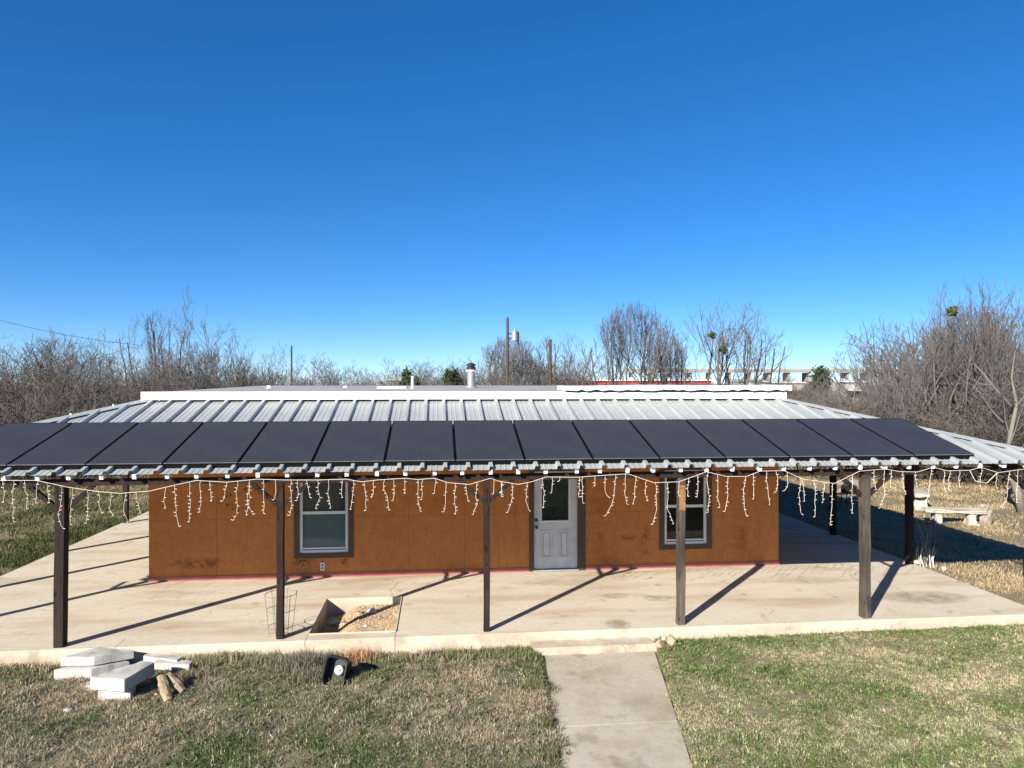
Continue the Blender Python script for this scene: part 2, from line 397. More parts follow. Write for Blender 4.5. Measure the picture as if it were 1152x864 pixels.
# ------------------------------------------------------------------ ground, porch slab, walk
def axis(lo, hi, step, big):
    core = np.arange(lo, hi+1e-6, step); out = [hi]; s = step
    while out[-1] < big: s *= 1.3; out.append(out[-1]+s)
    neg = [lo]; s = step
    while neg[-1] > -big: s *= 1.3; neg.append(neg[-1]-s)
    return np.concatenate([neg[1:][::-1], core, out[1:]])
gx_ = axis(-14, 30, .25, 2500); gy_ = axis(-12, 26, .25, 2500)
XX, YY = np.meshgrid(gx_, gy_); ZZ = gz(XX, YY)
nx, ny = len(gx_), len(gy_); idx = np.arange(nx*ny).reshape(ny, nx)
F = np.stack([idx[:-1, :-1], idx[:-1, 1:], idx[1:, 1:], idx[1:, :-1]], -1).reshape(-1, 4)
me = np_mesh('ground', np.stack([XX, YY, ZZ], -1).reshape(-1, 3), F)
me.polygons.foreach_set('use_smooth', [True]*len(me.polygons))
tag(np_obj('ground', me, M['soil']), kind='structure')

mb = MB(); xs = [SL, PIT[0], PIT[1], SR]; ys = [SF, PIT[2], PIT[3], SB]
for i in range(3):
    for j in range(3):
        if i == 1 and j == 1: continue
        mb.quad((xs[i], ys[j], 0), (xs[i+1], ys[j], 0), (xs[i+1], ys[j+1], 0), (xs[i], ys[j+1], 0))
B = -.55
for i in range(3):
    mb.quad((xs[i], SF, B), (xs[i+1], SF, B), (xs[i+1], SF, 0), (xs[i], SF, 0)); mb.quad((xs[i], SB, 0), (xs[i+1], SB, 0), (xs[i+1], SB, B), (xs[i], SB, B))
    mb.quad((SL, ys[i], 0), (SL, ys[i+1], 0), (SL, ys[i+1], B), (SL, ys[i], B)); mb.quad((SR, ys[i], B), (SR, ys[i+1], B), (SR, ys[i+1], 0), (SR, ys[i], 0))
x0, x1, y0, y1 = PIT
mb.quad((x0, y0, 0), (x0, y1, 0), (x0, y1, B), (x0, y0, B)); mb.quad((x1, y0, B), (x1, y1, B), (x1, y1, 0), (x1, y0, 0))
mb.quad((x0, y1, 0), (x1, y1, 0), (x1, y1, B), (x0, y1, B)); mb.quad((x0, y0, B), (x1, y0, B), (x1, y0, 0), (x0, y0, 0))
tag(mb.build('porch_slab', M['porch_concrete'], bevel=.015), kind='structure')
# gravel in the opening
def gravz(x, y): return -.31+.19*float(sstep(x0+.10, x0+.65, x))+.04*(float(fbm(x, y, 5))-.5)
n = 28; V = []; Fq = []
for j in range(n+1):
    for i in range(n+1):
        x = x0+(x1-x0)*i/n; y = y0+(y1-y0)*j/n
        V.append((x, y, gravz(x, y)))
for j in range(n):
    for i in range(n): q = j*(n+1)+i; Fq.append((q, q+1, q+n+2, q+n+1))
gb = MB(); gb.v = V; gb.f = Fq
rr = random.Random(5)
for k in range(420):
    gx_q, gy_q = rr.uniform(x0+.03, x1-.03), rr.uniform(y0+.03, y1-.03); rock(gb, (gx_q, gy_q, gravz(gx_q, gy_q)), rr.uniform(.010, .026), seed=k)
tag(gb.build('gravel_bed', M['gravel'], fix=False), 'tan gravel filling the square opening in the porch slab', 'gravel', kind='stuff')
for k, (u, v, r_, mt, lb) in enumerate([(376, 700, .10, 'limestone_pale', 'pale rock in the dark shaded corner of the gravel opening'),
        (384, 703, .07, 'limestone', 'tan rock just right of the pale rock in the shaded gravel corner'),
        (403, 690, .10, 'limestone', 'tan rock by the white rear edge of the gravel opening'),
        (418, 688, .11, 'limestone_pale', 'larger whitish rock against the rear edge of the gravel opening'),
        (411, 704, .045, 'limestone_pale', 'tiny white stone at the post shadow across the gravel')]):
    p = onz(u, v, -.24 if u < 390 else -.12); b_ = MB(); rock(b_, p, r_*.85, (1.1, .8, .7), 40+k); tag(b_.build('rock', M[mt]), lb, 'rock', 'rocks lying in the gravel opening')

def wx_edge(y):   # the walk narrows slightly towards the yard gate
    t = (y+3.9)/(-3.1); return 7.22-.27*t, 8.92-.55*t
mb = MB()
for ya, yb in ((-3.905, -6.083), (-6.092, -8.303), (-8.312, -10.5)):
    (a0, a1), (b0, b1) = wx_edge(ya), wx_edge(yb)
    za = -.235-.012*(-3.9-ya); zb = -.235-.012*(-3.9-yb)
    mb.prism([(b0, yb), (b1, yb), (a1, ya), (a0, ya)], -.5, [zb, zb, za, za])
tag(mb.build('front_walk', M['walk_concrete'], bevel=.003), kind='structure')
mb = MB().prism([(7.05, -3.90), (8.97, -3.90), (8.90, -3.577), (7.02, -3.577)], -.5, -.128)
tag(mb.build('porch_step', M['porch_concrete'], bevel=.015), kind='structure')

# ------------------------------------------------------------------ the house
house = thing('house', 'long low orange-brown stucco house with wraparound metal porch roof', 'house', (6.4, 4.8, 0))
H = house
openings = [(2.87, 3.82, .49, 2.03), (7.58, 8.49, .035, 2.06), (10.34, 11.26, .49, 2.05)]
mb = MB(); xs = sorted({0, W, *[o[0] for o in openings], *[o[1] for o in openings]}); zs = sorted({0, 3.52, *[o[2] for o in openings], *[o[3] for o in openings]})
for i in range(len(xs)-1):
    for j in range(len(zs)-1):
        cx, cz = (xs[i]+xs[i+1])/2, (zs[j]+zs[j+1])/2
        if any(o[0] < cx < o[1] and o[2] < cz < o[3] for o in openings): continue
        mb.quad((xs[i], 0, zs[j]), (xs[i+1], 0, zs[j]), (xs[i+1], 0, zs[j+1]), (xs[i], 0, zs[j+1]))
for (a, b, c_, d) in openings:
    mb.quad((a, 0, c_), (a, .14, c_), (a, .14, d), (a, 0, d)); mb.quad((b, 0, c_), (b, 0, d), (b, .14, d), (b, .14, c_))
    mb.quad((a, 0, c_), (b, 0, c_), (b, .14, c_), (a, .14, c_)); mb.quad((a, 0, d), (a, .14, d), (b, .14, d), (b, 0, d))
mb.quad((0, 0, 0), (0, 0, 3.52), (0, HB, 3.52), (0, HB, 0)); mb.quad((W, 0, 0), (W, HB, 0), (W, HB, 3.52), (W, 0, 3.52))
mb.quad((0, HB, 0), (0, HB, 3.52), (W, HB, 3.52), (W, HB, 0))
mb.build('wall', M['stucco'], H, fix=False)
mb = MB()
for a, b in ((-.015, 7.47), (8.66, W+.015)): mb.box((a, -.016, .004), (b, -.002, .088))
mb.box((W+.002, -.002, .004), (W+.015, HB, .105)); mb.box((-.015, -.002, .004), (-.002, HB, .105))
mb.build('base_strip', M['base_paint'], H)
def window(a, b, c_, d, blind):
    t = MB()                                             # brown casing is the window part; the rest hangs on it
    wd = .105
    t.box((a-wd, -.028, c_-.10), (b+wd, -.002, c_-.001)); t.box((a-wd, -.028, d+.001), (b+wd, -.002, d+.10))
    t.box((a-wd, -.028, c_-.0005), (a-.001, -.002, d+.0005)); t.box((b+.001, -.028, c_-.0005), (b+wd, -.002, d+.0005))
    wn = t.build('window', M['trim_brown'], H)
    f = MB(); fw = .055; mid = c_+.80
    f.box((a, .005, c_), (a+fw, .06, d)); f.box((b-fw, .005, c_), (b, .06, d)); f.box((a+fw, .005, d-fw), (b-fw, .06, d)); f.box((a+fw, .0, c_), (b-fw, .06, c_+fw))
    f.box((a+fw, .012, mid-.03), (b-fw, .055, mid+.03)); f.box((a+fw, .02, c_+fw+.015), (b-fw, .05, c_+fw+.05))
    f.build('frame', M['vinyl'], wn, bevel=.004)
    for z0, z1 in ((c_+fw, mid-.03), (mid+.03, d-fw)):
        MB().quad((a+fw, .034, z0), (b-fw, .034, z0), (b-fw, .034, z1), (a+fw, .034, z1)).build('pane', M['window_glass'], wn, fix=False)
    if blind:
        s = MB(); z = c_+.04
        while z < mid:
            s.hexa([(a+.02, .085, z), (b-.02, .085, z), (b-.02, .105, z+.012), (a+.02, .105, z+.012), (a+.02, .085, z+.003), (b-.02, .085, z+.003), (b-.02, .105, z+.015), (a+.02, .105, z+.015)]); z += .0125
        s.build('blind', M['blind'], wn, fix=False)
        MB().box((a+.01, .108, mid-.02), (b-.01, .112, d-.02)).build('screen', M['screen'], wn)
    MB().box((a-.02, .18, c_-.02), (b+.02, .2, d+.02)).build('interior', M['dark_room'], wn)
    return wn
window(*openings[0], True)['label'] = 'window with pale blind behind the lower pane'
window(*openings[2], False)['label'] = 'dark window behind the weathered post'
# scribble beside the left end, outlet under the window
mb = MB(); rr = random.Random(2)
for (u, v) in ((254, 560), (257, 567), (261, 574), (267, 575), (272, 572), (259, 556), (270, 556), (275, 552), (280, 551), (278, 560), (266, 550)):
    p = ony(u, v, -.004); q = p+np.array((rr.uniform(-.05, .05), 0, rr.uniform(-.05, .05)))
    MB().tube([p, (p+q)/2+np.array((.01, 0, .012)), q], .010, 5).build('painted_mark', M['metal_dark'], H)
p = ony(363, 637, 0); mb = MB().box((p[0]-.045, -.03, p[2]-.08), (p[0]+.045, -.002, p[2]+.08)); ot = mb.build('outlet', M['vinyl'], H, bevel=.008)
MB().box((p[0]-.02, -.034, p[2]+.015), (p[0]+.02, -.0305, p[2]+.045)).build('socket', M['metal_dark'], ot)
MB().box((p[0]-.02, -.034, p[2]-.045), (p[0]+.02, -.0305, p[2]-.015)).build('socket', M['metal_dark'], ot)
# door
a, b, c_, d = openings[1]
mb = MB().box((a+.002, .03, .045), (b-.002, .075, d-.002))
mb2 = MB(); gx0, gx1, gz0, gz1 = 7.745, 8.305, 1.04, 1.93
for q in (((a+.002, .03, .045), (gx0, .075, d-.002)), ((gx1, .03, .045), (b-.002, .075, d-.002)), ((gx0, .031, .045), (gx1, .074, gz0)), ((gx0, .031, gz1), (gx1, .074, d-.003))): mb2.box(*q)
door = mb2.build('door', M['door_paint'], H)
mb = MB()
for (p0, p1) in (((gx0-.03, gz0-.03), (gx1+.03, gz0)), ((gx0-.03, gz1), (gx1+.03, gz1+.03))): mb.box((p0[0], .018, p0[1]), (p1[0], .029, p1[1]))
mb.box((gx0-.03, .018, gz0+.0005), (gx0, .029, gz1-.0005)); mb.box((gx1, .018, gz0+.0005), (gx1+.03, .029, gz1-.0005))
mb.build('glass_stop', M['vinyl'], door, bevel=.003)
MB().quad((gx0, .05, gz0), (gx1, .05, gz0), (gx1, .05, gz1), (gx0, .05, gz1)).build('door_glass', M['window_glass'], door, fix=False)
MB().box((gx0-.02, .12, gz0-.02), (gx1+.02, .13, gz1+.02)).build('curtain', M['curtain'], door)
for px0, px1 in ((7.725, 7.965), (8.105, 8.315)):
    mb = MB(); z0, z1 = .27, .84; e = .028
    for q in (((px0, z0), (px1, z0+e)), ((px0, z1-e), (px1, z1)), ((px0, z0+e+.0005), (px0+e, z1-e-.0005)), ((px1-e, z0+e+.0005), (px1, z1-e-.0005))): mb.box((q[0][0], .017, q[0][1]), (q[1][0], .0298, q[1][1]))
    mb.box((px0+.055, .022, z0+.055), (px1-.055, .0298, z1-.055))
    mb.build('raised_panel', M['door_paint'], door, bevel=.005)
kb = MB().tube([(7.63, .03, .915), (7.63, .0, .915), (7.63, -.03, .915)], [.022, .016, .034], 12); kb.build('knob', M['metal_dark'], door, smooth=False)
MB().tube([(7.63, .03, 1.055), (7.63, .005, 1.055)], .034, 12).build('deadbolt', M['black_plastic'], door)
mb = MB().box((7.485, -.03, .01), (a-.002, .02, 2.16)).box((b+.002, -.03, .01), (8.65, .02, 2.16)).box((a-.0015, -.028, d+.002), (b+.0015, .02, 2.158))
mb.build('door_casing', M['trim_brown'], H)
MB().box((7.56, -.05, .005), (8.51, .1, .034)).build('threshold', M['metal_grey'], H, bevel=.004)

# metal roof: ribbed profile run up each slope and cut at the hips
def profile(lo, hi, off):
    pts = []; x = lo; p = .352; k = math.floor((lo-off)/p)
    prof = [(-.042, 0), (-.026, .052), (.026, .052), (.042, 0), (.118, 0), (.126, .006), (.140, .006), (.148, 0), (.204, 0), (.212, .006), (.226, .006), (.234, 0)]
    while off+k*p < hi+p:
        for dx, dz in prof:
            q = off+k*p+dx
            if lo < q < hi: pts.append((q, dz))
        k += 1
    pts = [(lo, 0)]+sorted(pts)+[(hi, 0)]; return pts
rise = MS*(0-EY); ov = -EY                        # run of every slope
def slope(name, lo, hi, fn, run_top):
    mb = MB()
    pr = profile(lo, hi, .095)
    # insert break points at the hips
    for (xa, za), (xb, zb) in zip(pr[:-1], pr[1:]):
        ta, tb = run_top(xa), run_top(xb)
        if ta <= 0 and tb <= 0: continue
        mb.quad(fn(xa, 0, za), fn(xb, 0, zb), fn(xb, tb, zb), fn(xa, ta, za))
    return mb
hw = EX1-W                                        # right hip run; left hip run is -EX0
def topF(x): return max(0, min(1, (x-EX0)/(-EX0), (EX1-x)/hw))
front = slope('f', EX0, EX1, lambda x, t, z: (x, EY*(1-t), EZ+rise*t+z), topF)
def topB(x): return max(0, min(1, (x-EX0)/(-EX0), (EX1-x)/hw))
back = slope('b', EX0, EX1, lambda x, t, z: (x, EYB+(HB-EYB)*t, EZ+rise*t+z), topB)
def topS(y): return max(0, min(1, (y-EY)/(-EY), (EYB-y)/(EYB-HB)))
left = slope('l', EY, EYB, lambda y, t, z: (EX0*(1-t), y, EZ+rise*t+z), topS)
right = slope('r', EY, EYB, lambda y, t, z: (EX1-hw*t, y, EZ+rise*t+z), topS)
mb = MB()
for q in (front, back, left, right):
    n = len(mb.v); mb.v += q.v; mb.f += [tuple(n+i for i in f) for f in q.f]
roof = mb.build('porch_roof', M['galvalume'], H, fix=False)
for (e, t_) in (((EX0, EY), (0, 0)), ((EX1, EY), (W, 0)), ((EX0, EYB), (0, HB)), ((EX1, EYB), (W, HB))):
    mb = MB(); a = Vector((e[0], e[1], EZ+.045)); b = Vector((t_[0], t_[1], EZ+rise+.045))
    d = (b-a).normalized(); s = Vector((0, 0, 1)).cross(d).normalized()*.13; dn = Vector((0, 0, -.032))
    mb.hexa([a-s+dn-Vector((0, 0, .004)), a+dn*0, b+dn*0, b-s+dn-Vector((0, 0, .004)), a-s+dn, a+Vector((0, 0, .012)), b+Vector((0, 0, .012)), b-s+dn])
    mb.hexa([a+Vector((0, 0, .001)), a+s+dn-Vector((0, 0, .004)), b+s+dn-Vector((0, 0, .004)), b+Vector((0, 0, .001)), a+Vector((0, 0, .0125)), a+s+dn, b+s+dn, b+Vector((0, 0, .0125))])
    mb.build('hip_cap', M['galvalume'], roof, fix=False)
# white painted rafters with their ends showing under the eave
ends = [4, 42, 77, 114, 151, 188, 221, 256, 290, 323, 357, 390, 424, 456, 489, 520, 552, 583, 614, 649, 675, 706, 735, 766, 795, 824, 855, 882, 911, 940, 968, 996, 1023, 1050, 1076, 1103, 1130, 1154]
for u in ends:
    x = ony(u, 538, EY+.06)[0]
    if x > W+.02 or x < -.02: t_ = max(.2, topF(x)-.04)
    else: t_ = .985
    y0, y1 = EY+.05, EY*(1-t_); z0 = EZ+MS*(y0-EY)-.055
    MB().bar((x, y0, z0), (x, y1, EZ+MS*(y1-EY)-.055), .056, .072).build('rafter', M['white_paint'], roof)
# porch beams
bz = EZ-.105+MS*.23
mb = MB()
mb.box((EX0+.3, -3.465, bz-.14), (EX1-.3, -3.375, bz-.045))
mb.box((SL+.08, -3.37, bz-.14), (SL+.17, 12.9, bz-.045)); mb.box((SR-.17, -3.37, bz-.14), (SR-.08, 12.9, bz-.045))
mb.build('beam', M['stained_wood'], H)
# purlin shadow board below the eave sheets
def post(x, y, mat, axis_, label=None, raw=False, w=.125):
    jx, jy = random.gauss(0, .008), random.gauss(0, .008); top = bz-.142
    mb = MB(); n = 6; rings = []
    for i in range(n+1):
        z = top*i/n; ww = w/2*(1+random.gauss(0, .03)); ox, oy = jx*(1-i/n)+random.gauss(0, .0025), jy*(1-i/n)
        rings.append([(x+ox+sx*ww, y+oy+sy*ww, z) for sx, sy in ((-1, -1), (1, -1), (1, 1), (-1, 1))])
    for i in range(n):
        for k in range(4): mb.quad(rings[i][k], rings[i][(k+1) % 4], rings[i+1][(k+1) % 4], rings[i+1][k])
    mb.poly(rings[0][::-1]); mb.poly(rings[-1])
    p = mb.build('porch_post', M[mat], H, bevel=.006)
    if label: p['label'] = label
    d = Vector((1, 0, 0)) if axis_ == 'x' else Vector((0, 1, 0)); c0 = Vector((x, y, top-.33))
    for s in (-1, 1):
        if axis_ == 'x' and abs(x-9.51) < .1: continue      # this post has lost its braces
        MB().bar(c0+d*s*w*.5, c0+d*s*(w*.5+.38)+Vector((0, 0, .335)), .062, .062, (0, 1, 0) if axis_ == 'x' else (1, 0, 0)).build('brace', M['stained_wood'], p)
    if raw:
        MB().box((x-w*.44, y-w*.5-.012, top-.52), (x+w*.44, y-w*.5-.001, top-.12)).build('splice_board', M['raw_wood'], p, bevel=.004)
    return p
for k in range(-1, 6):
    x = .0942+3.1378*k; y = -3.42
    if k in (-1, 5): x = SL+.12 if k < 0 else SR-.13
    mat = 'stained_wood' if k < 3 else 'grey_wood'
    post(x, y, mat, 'x', {3: 'weathered grey post with a raw timber splice near its top', 4: 'weathered grey post with braces'}.get(k), k == 3, (.115, .14, .105, .095, .12, .135, .125)[k+1])
for y in (-.45, 2.8, 6.3, 9.6): post(SL+.12, y, 'stained_wood', 'y')
for y in (-.22, 2.75, 5.9, 9.2): post(SR-.13, y, 'stained_wood', 'y')

# parapet, flat roof, flashings
zt = 3.70
MB().box((-.10, -.13, 3.555), (W+.12, -.02, zt)).build('fascia', M['roof_white'], H, bevel=.006)
mb = MB().prism([(-.10, -.019), (W+.12, -.019), (W+.12, HB+.1), (-.10, HB+.1)], 3.56, [zt-.01, zt-.01, zt+.115, zt+.115])
mb.build('flat_roof', M['roof_grey'], H)
mb = MB().box((-.105, -.134, zt+.001), (8.2, .12, zt+.013)); mb.build('drip_edge', M['roof_white'], H, bevel=.004)
mb = MB(); xs = np.linspace(8.22, 13.05, 46); rr = random.Random(9)
lo_ = [zt+.040+rr.uniform(-.022, .018) for _ in xs]; hi_ = [zt+.125+.008*math.sin(x*2)+rr.uniform(-.004, .004)+.01*(x-8.2)/4.8 for x in xs]
for i in range(len(xs)-1):
    a, b = xs[i], xs[i+1]
    mb.hexa([(a, -.20, lo_[i]), (b, -.20, lo_[i+1]), (b, .9, lo_[i+1]), (a, .9, lo_[i]), (a, -.20, hi_[i]), (b, -.20, hi_[i+1]), (b, .9, hi_[i+1]+.01), (a, .9, hi_[i]+.01)])
mb.build('roof_membrane_edge', M['roof_white'], H, fix=False)
mb = MB(); xs = np.linspace(8.24, 12.9, 40)
for i in range(len(xs)-1): mb.box((xs[i], -.15, zt+.002), (xs[i+1]-.004, -.11, zt+.022+rr.uniform(0, .03)))
mb.build('gap_shade_strip', M['metal_dark'], H)  # dark strip painting in the shadowed gap between membrane overhang and fascia
def roofz(y): return zt-.01+.125*(y/HB)
b_ = far(530, 433, 20.0); cx, cy = b_[0], b_[1]; z0 = roofz(cy)
fl = MB().lathe((cx, cy, z0), [(.17, 0), (.17, .03), (.105, .06), (.105, .50)], 18).build('flue', M['metal_grey'], H)
MB().lathe((cx, cy, z0), [(.125, .501), (.125, .58), (.09, .585), (.09, .61), (.13, .615), (.13, .655), (.03, .70)], 18).build('flue_cap', M['metal_dark'], fl)
MB().lathe((cx, cy, z0), [(.145, .455), (.145, .50)], 18).build('flue_collar', M['roof_white'], fl)
for u, v, d_, hh, rr_ in ((464, 433, 19, .33, .035), (303, 436, 19, .07, .06), (389, 434, 20, .05, .05)):
    b_ = far(u, v, d_); MB().lathe((b_[0], b_[1], roofz(b_[1])), [(rr_*1.4, 0), (rr_*1.3, .02), (rr_, .025), (rr_, hh)], 12).build('vent_pipe', M['white_paint'], H)
b_ = far(450, 434.5, 19); MB().box((b_[0]-.6, b_[1]-.05, roofz(b_[1])-.01), (b_[0]+.15, b_[1]+.05, roofz(b_[1])+.05)).build('roof_patch', M['roof_white'], H)
for u, v in ((73.5, 463.5), (97, 458.5)):
    b_ = ony(u, v, -1.5); p_ = (max(b_[0], -2.2), -1.5); t_ = 0
    x = -.95 if u < 80 else -.45; y = x*EY/EX0*-1*-1
    yy = EY*(x/EX0); MB().lathe((x, yy, EZ+rise*(1-x/EX0)+.02), [(.02, 0), (.02, .04), (.014, .055)], 10).build('vent_pipe', M['white_paint'], H)

# ------------------------------------------------------------------ solar panels
POFF = .095; PY0, PY1 = -3.47, -1.575
def pz(y): return EZ+MS*(y-EY)+POFF
pitch_ = 1.087; xr = ony(1097, 513.5, PY0)[0]; sd = Vector((0, 1, MS)).normalized(); sn = Vector((0, -MS, 1)).normalized()
ordn = ['leftmost', 'second', 'third', 'fourth', 'fifth', 'sixth', 'seventh', 'eighth', 'ninth', 'tenth', 'eleventh', 'twelfth', 'thirteenth', 'fourteenth', 'rightmost']
pan0 = None
def make_panel():
    o = thing('solar_panel', 'x', 'solar panel', (0, PY0, pz(PY0)), 'solar panels in a row along the porch roof')
    o.rotation_euler = (math.atan(MS), 0, 0)
    Lp = (PY1-PY0)*math.sqrt(1+MS*MS); wp = pitch_-.022; e = .012
    f = MB()
    f.box((0, 0, -.035), (wp, e, 0)); f.box((0, Lp-e, -.035), (wp, Lp, 0)); f.box((0, e+.0004, -.035), (e, Lp-e-.0004, 0)); f.box((wp-e, e+.0004, -.035), (wp, Lp-e-.0004, 0))
    def bl(mb, name, mat):
        me = bpy.data.meshes.new(name); me.from_pydata(mb.v, [], mb.f); me.materials.append(M[mat]); q = bpy.data.objects.new(name, me); C.objects.link(q); q.parent = o; return q
    bl(f, 'frame', 'black_frame')
    bl(MB().box((e, e, -.010), (wp-e, Lp-e, -.0025)), 'glass', 'solar_glass')
    bl(MB().box((.0, -.003, -.011), (wp, -.0005, .001)), 'frame_highlight', 'frame_highlight')  # thin pale strip, a painted highlight on the lower frame edge
    s = MB().box((-.011, .004, -.1), (pitch_-.011, .010, -.036)); bl(s, 'skirt', 'black_frame')
    r_ = MB().box((-.011, .35, -.085), (pitch_-.011, .39, -.036)).box((-.011, Lp-.4, -.085), (pitch_-.011, Lp-.36, -.036)); bl(r_, 'mounting_rail', 'black_frame')
    return o
pan0 = make_panel()
for k in range(15):
    o = pan0 if k == 0 else copy_tree(pan0)
    o.location.x = xr-pitch_*(15-k)+.011
    o['label'] = ordn[k]+' solar panel '+('' if k in (0, 14) else 'from the left ')+'in the row on the porch roof'

# ------------------------------------------------------------------ icicle lights along the eave
YS = EY-.03
path = [(-40, 543), (0, 540.5), (41, 540.5), (76, 548), (110, 553), (135, 555), (168, 552.5), (200, 545), (221, 540.5), (255, 542.5), (289, 539), (320.7, 540), (359, 540), (389, 539), (407, 542), (424, 540), (455.6, 538), (470, 539.5), (488.7, 538), (504, 543), (528, 545), (552, 538), (560, 541), (583, 545), (598, 542), (614.7, 536.5), (649, 537), (674.5, 535), (706, 533), (735.6, 543), (763.6, 542), (795, 530.7), (817, 536), (840, 536), (855, 530), (882, 529.5), (903.7, 539), (939, 544), (967, 530), (996, 527.6), (1012, 530.5), (1031.7, 531), (1050, 525.7), (1066, 529.7), (1091, 529), (1103.6, 525.7), (1122.7, 531.7), (1152, 527.7), (1175, 525)]
pu = np.array([p[0] for p in path]); pv = np.array([p[1] for p in path], float)
drops = [(x/3.93, 520+y/3.93) for x, y in [(12, 180), (62, 265), (108, 208), (170, 178), (207, 180), (268, 295), (320, 275), (388, 268), (436, 225), (492, 235), (557, 265), (602, 225), (733, 205), (772, 285), (837, 265), (887, 220), (928, 172), (1002, 172), (1050, 255), (1103, 232)]]
drops += [(280+x/3.93, 520+y/3.93) for x, y in [(3, 232), (66, 226), (118, 165), (186, 235), (214, 170), (255, 155), (305, 208), (352, 200), (412, 155), (462, 208), (510, 213), (552, 155), (600, 213), (640, 170), (688, 140), (748, 220), (770, 165), (825, 138), (870, 220), (914, 233), (957, 172), (1010, 230), (1083, 140), (1120, 145)]]
drops += [(560+x/3.93, 520+y/3.93) for x, y in [(15, 150), (63, 222), (130, 218), (198, 200), (240, 135), (275, 80), (360, 155), (377, 180), (430, 105), (475, 155), (522, 236), (565, 185), (610, 185), (657, 170), (695, 278), (752, 272), (803, 150), (845, 150), (885, 155), (930, 220), (972, 200), (1020, 217), (1095, 238), (1130, 160)]]
drops += [(840+x/3.692, 510+y/3.692) for x, y in [(82, 215), (122, 160), (168, 155), (222, 255), (232, 200), (278, 262), (322, 205), (357, 298), (440, 252), (530, 150), (572, 225), (602, 140), (648, 168), (702, 140), (770, 205), (818, 190), (848, 150), (885, 142), (975, 165), (1040, 145), (1092, 225), (1128, 205)]]
strings = [(-40, 221, 'white icicle light string hanging in front of the first dark post from left'),
           (221, 455.6, 'white icicle light string hanging across the left window'),
           (455.6, 674.5, 'white icicle light string hanging across the front door'),
           (674.5, 855, 'white icicle light string hanging across the right window'),
           (855, 1175, 'white icicle light string hanging past the right end of the house')]
rr = random.Random(4)
def sp(u, v): return Vector(ony(u, v, YS))
for a, b, lb in strings:
    us = [u for u in pu if a < u < b]; us = [a]+us+[b]
    fine = []
    for p, q in zip(us[:-1], us[1:]):
        nseg = max(1, int((q-p)/9))
        for i in range(nseg): fine.append(p+(q-p)*i/nseg)
    fine.append(b)
    pts = [sp(u, np.interp(u, pu, pv)) for u in fine]
    t = thing('icicle_light_string', lb, 'string lights', tuple(pts[len(pts)//2]), 'icicle light strings along the porch eave')
    mb = MB().tube(pts, .0037, 6)
    mb.build('cable', M['wire_white'], t)
    for (u, v) in drops:
        if not (a <= u < b): continue
        top = sp(u, np.interp(u, pu, pv)); bot = sp(u, v); L = top.z-bot.z
        if L < .06: L = .06
        p = top.copy(); pl_ = [p.copy()]; ns = max(2, int(L/.05)); curl = rr.gauss(0, .3)
        mb = MB()
        for i in range(ns):
            st = L/ns; dx = rr.gauss(0, .16)+(curl*(i/ns) if i > ns*.6 else 0)
            p = p+Vector((dx*st, rr.gauss(0, .15)*st, -st)); pl_.append(p.copy())
            if rr.random() < .62 or i == ns-1:                  # a bulb on its stub
                sgn = rr.choice((-1, 1)); e = p+Vector((sgn*rr.uniform(.022, .036), rr.uniform(-.01, .01), rr.uniform(-.012, .014)))
                mb.tube([p, p.lerp(e, .5), e], [.0024, .0048, .0025], 5)
        mb.tube(pl_, .0028, 5)
        mb.build('drop', M['wire_white'], t)
    if lb.endswith('house'):                                     # the sagging link between two drops
        q = [sp(1091, 529), sp(1097, 541), sp(1110, 543.5), sp(1122, 532)]
        MB().tube(q, .005, 5).build('drop', M['wire_white'], t)

# ------------------------------------------------------------------ things in the front yard
def slab_thing(top, thick, label, seed, name='concrete_slab', mat='rubble_concrete', cat='rubble', rough=.0035):
    random.seed(seed); c = np.mean(np.array(top), 0)
    rg_ = []
    for i in range(len(top)):
        a, b = np.array(top[i]), np.array(top[(i+1) % len(top)]); dd = b-a; pn = np.array((-dd[1], dd[0], 0))/(np.hypot(dd[0], dd[1])+1e-6); nn_ = max(2, int(np.hypot(dd[0], dd[1])/.09))
        for j in range(nn_):
            q = a+dd*(j+random.uniform(-.2, .2)*(j > 0))/nn_; rg_.append(q+pn*random.gauss(0, .0025)*(j > 0))
    top = rg_; bo = [random.gauss(0, .0015) for _ in top]; sh = [random.gauss(0, .002) for _ in top]
    mb = MB(); k_ = len(top); c2 = np.mean(np.array(top), 0)
    for zz, jit in ((1.0, 0), (.55, 1), (0, 2)):
        for p, b_, s_ in zip(top, bo, sh):
            f_ = 1+(s_*2 if jit == 1 else b_*2 if jit == 2 else 0); mb.v.append((c2[0]+(p[0]-c2[0])*f_, c2[1]+(p[1]-c2[1])*f_, p[2]-thick*(1-zz)+(random.gauss(0, .004) if jit == 0 else 0)))
    mb.f.append(tuple(range(k_))); mb.f.append(tuple(range(2*k_, 3*k_))[::-1])
    for r_ in range(2):
        for i in range(k_): mb.f.append((r_*k_+i, (r_+1)*k_+i, (r_+1)*k_+(i+1) % k_, r_*k_+(i+1) % k_))
    o = mb.build(name, M[mat], None, bevel=.006)
    return tag(o, label, cat, 'broken concrete pieces heaped by the porch')
def pp(*uvz): return [onz(u, v, z) for u, v, z in uvz]
zg = -.30
slab_thing(pp((60, 754, -.12), (103, 752, -.12), (146, 743.5, -.12), (104, 742, -.12)), .17, 'bottom white concrete slab at the left rear of the heap', 1)
slab_thing(pp((68, 739.5, .02), (106, 739, .02), (151, 731, .02), (112, 727.5, .02)), .125, 'grey-sided concrete slab stacked on top at the left rear of the heap', 2)
slab_thing(pp((101, 761.5, .04), (140, 764.5, .04), (174, 745, .05), (159, 743.5, .05)), .165, 'largest tilted concrete slab lying across the front of the heap', 3)
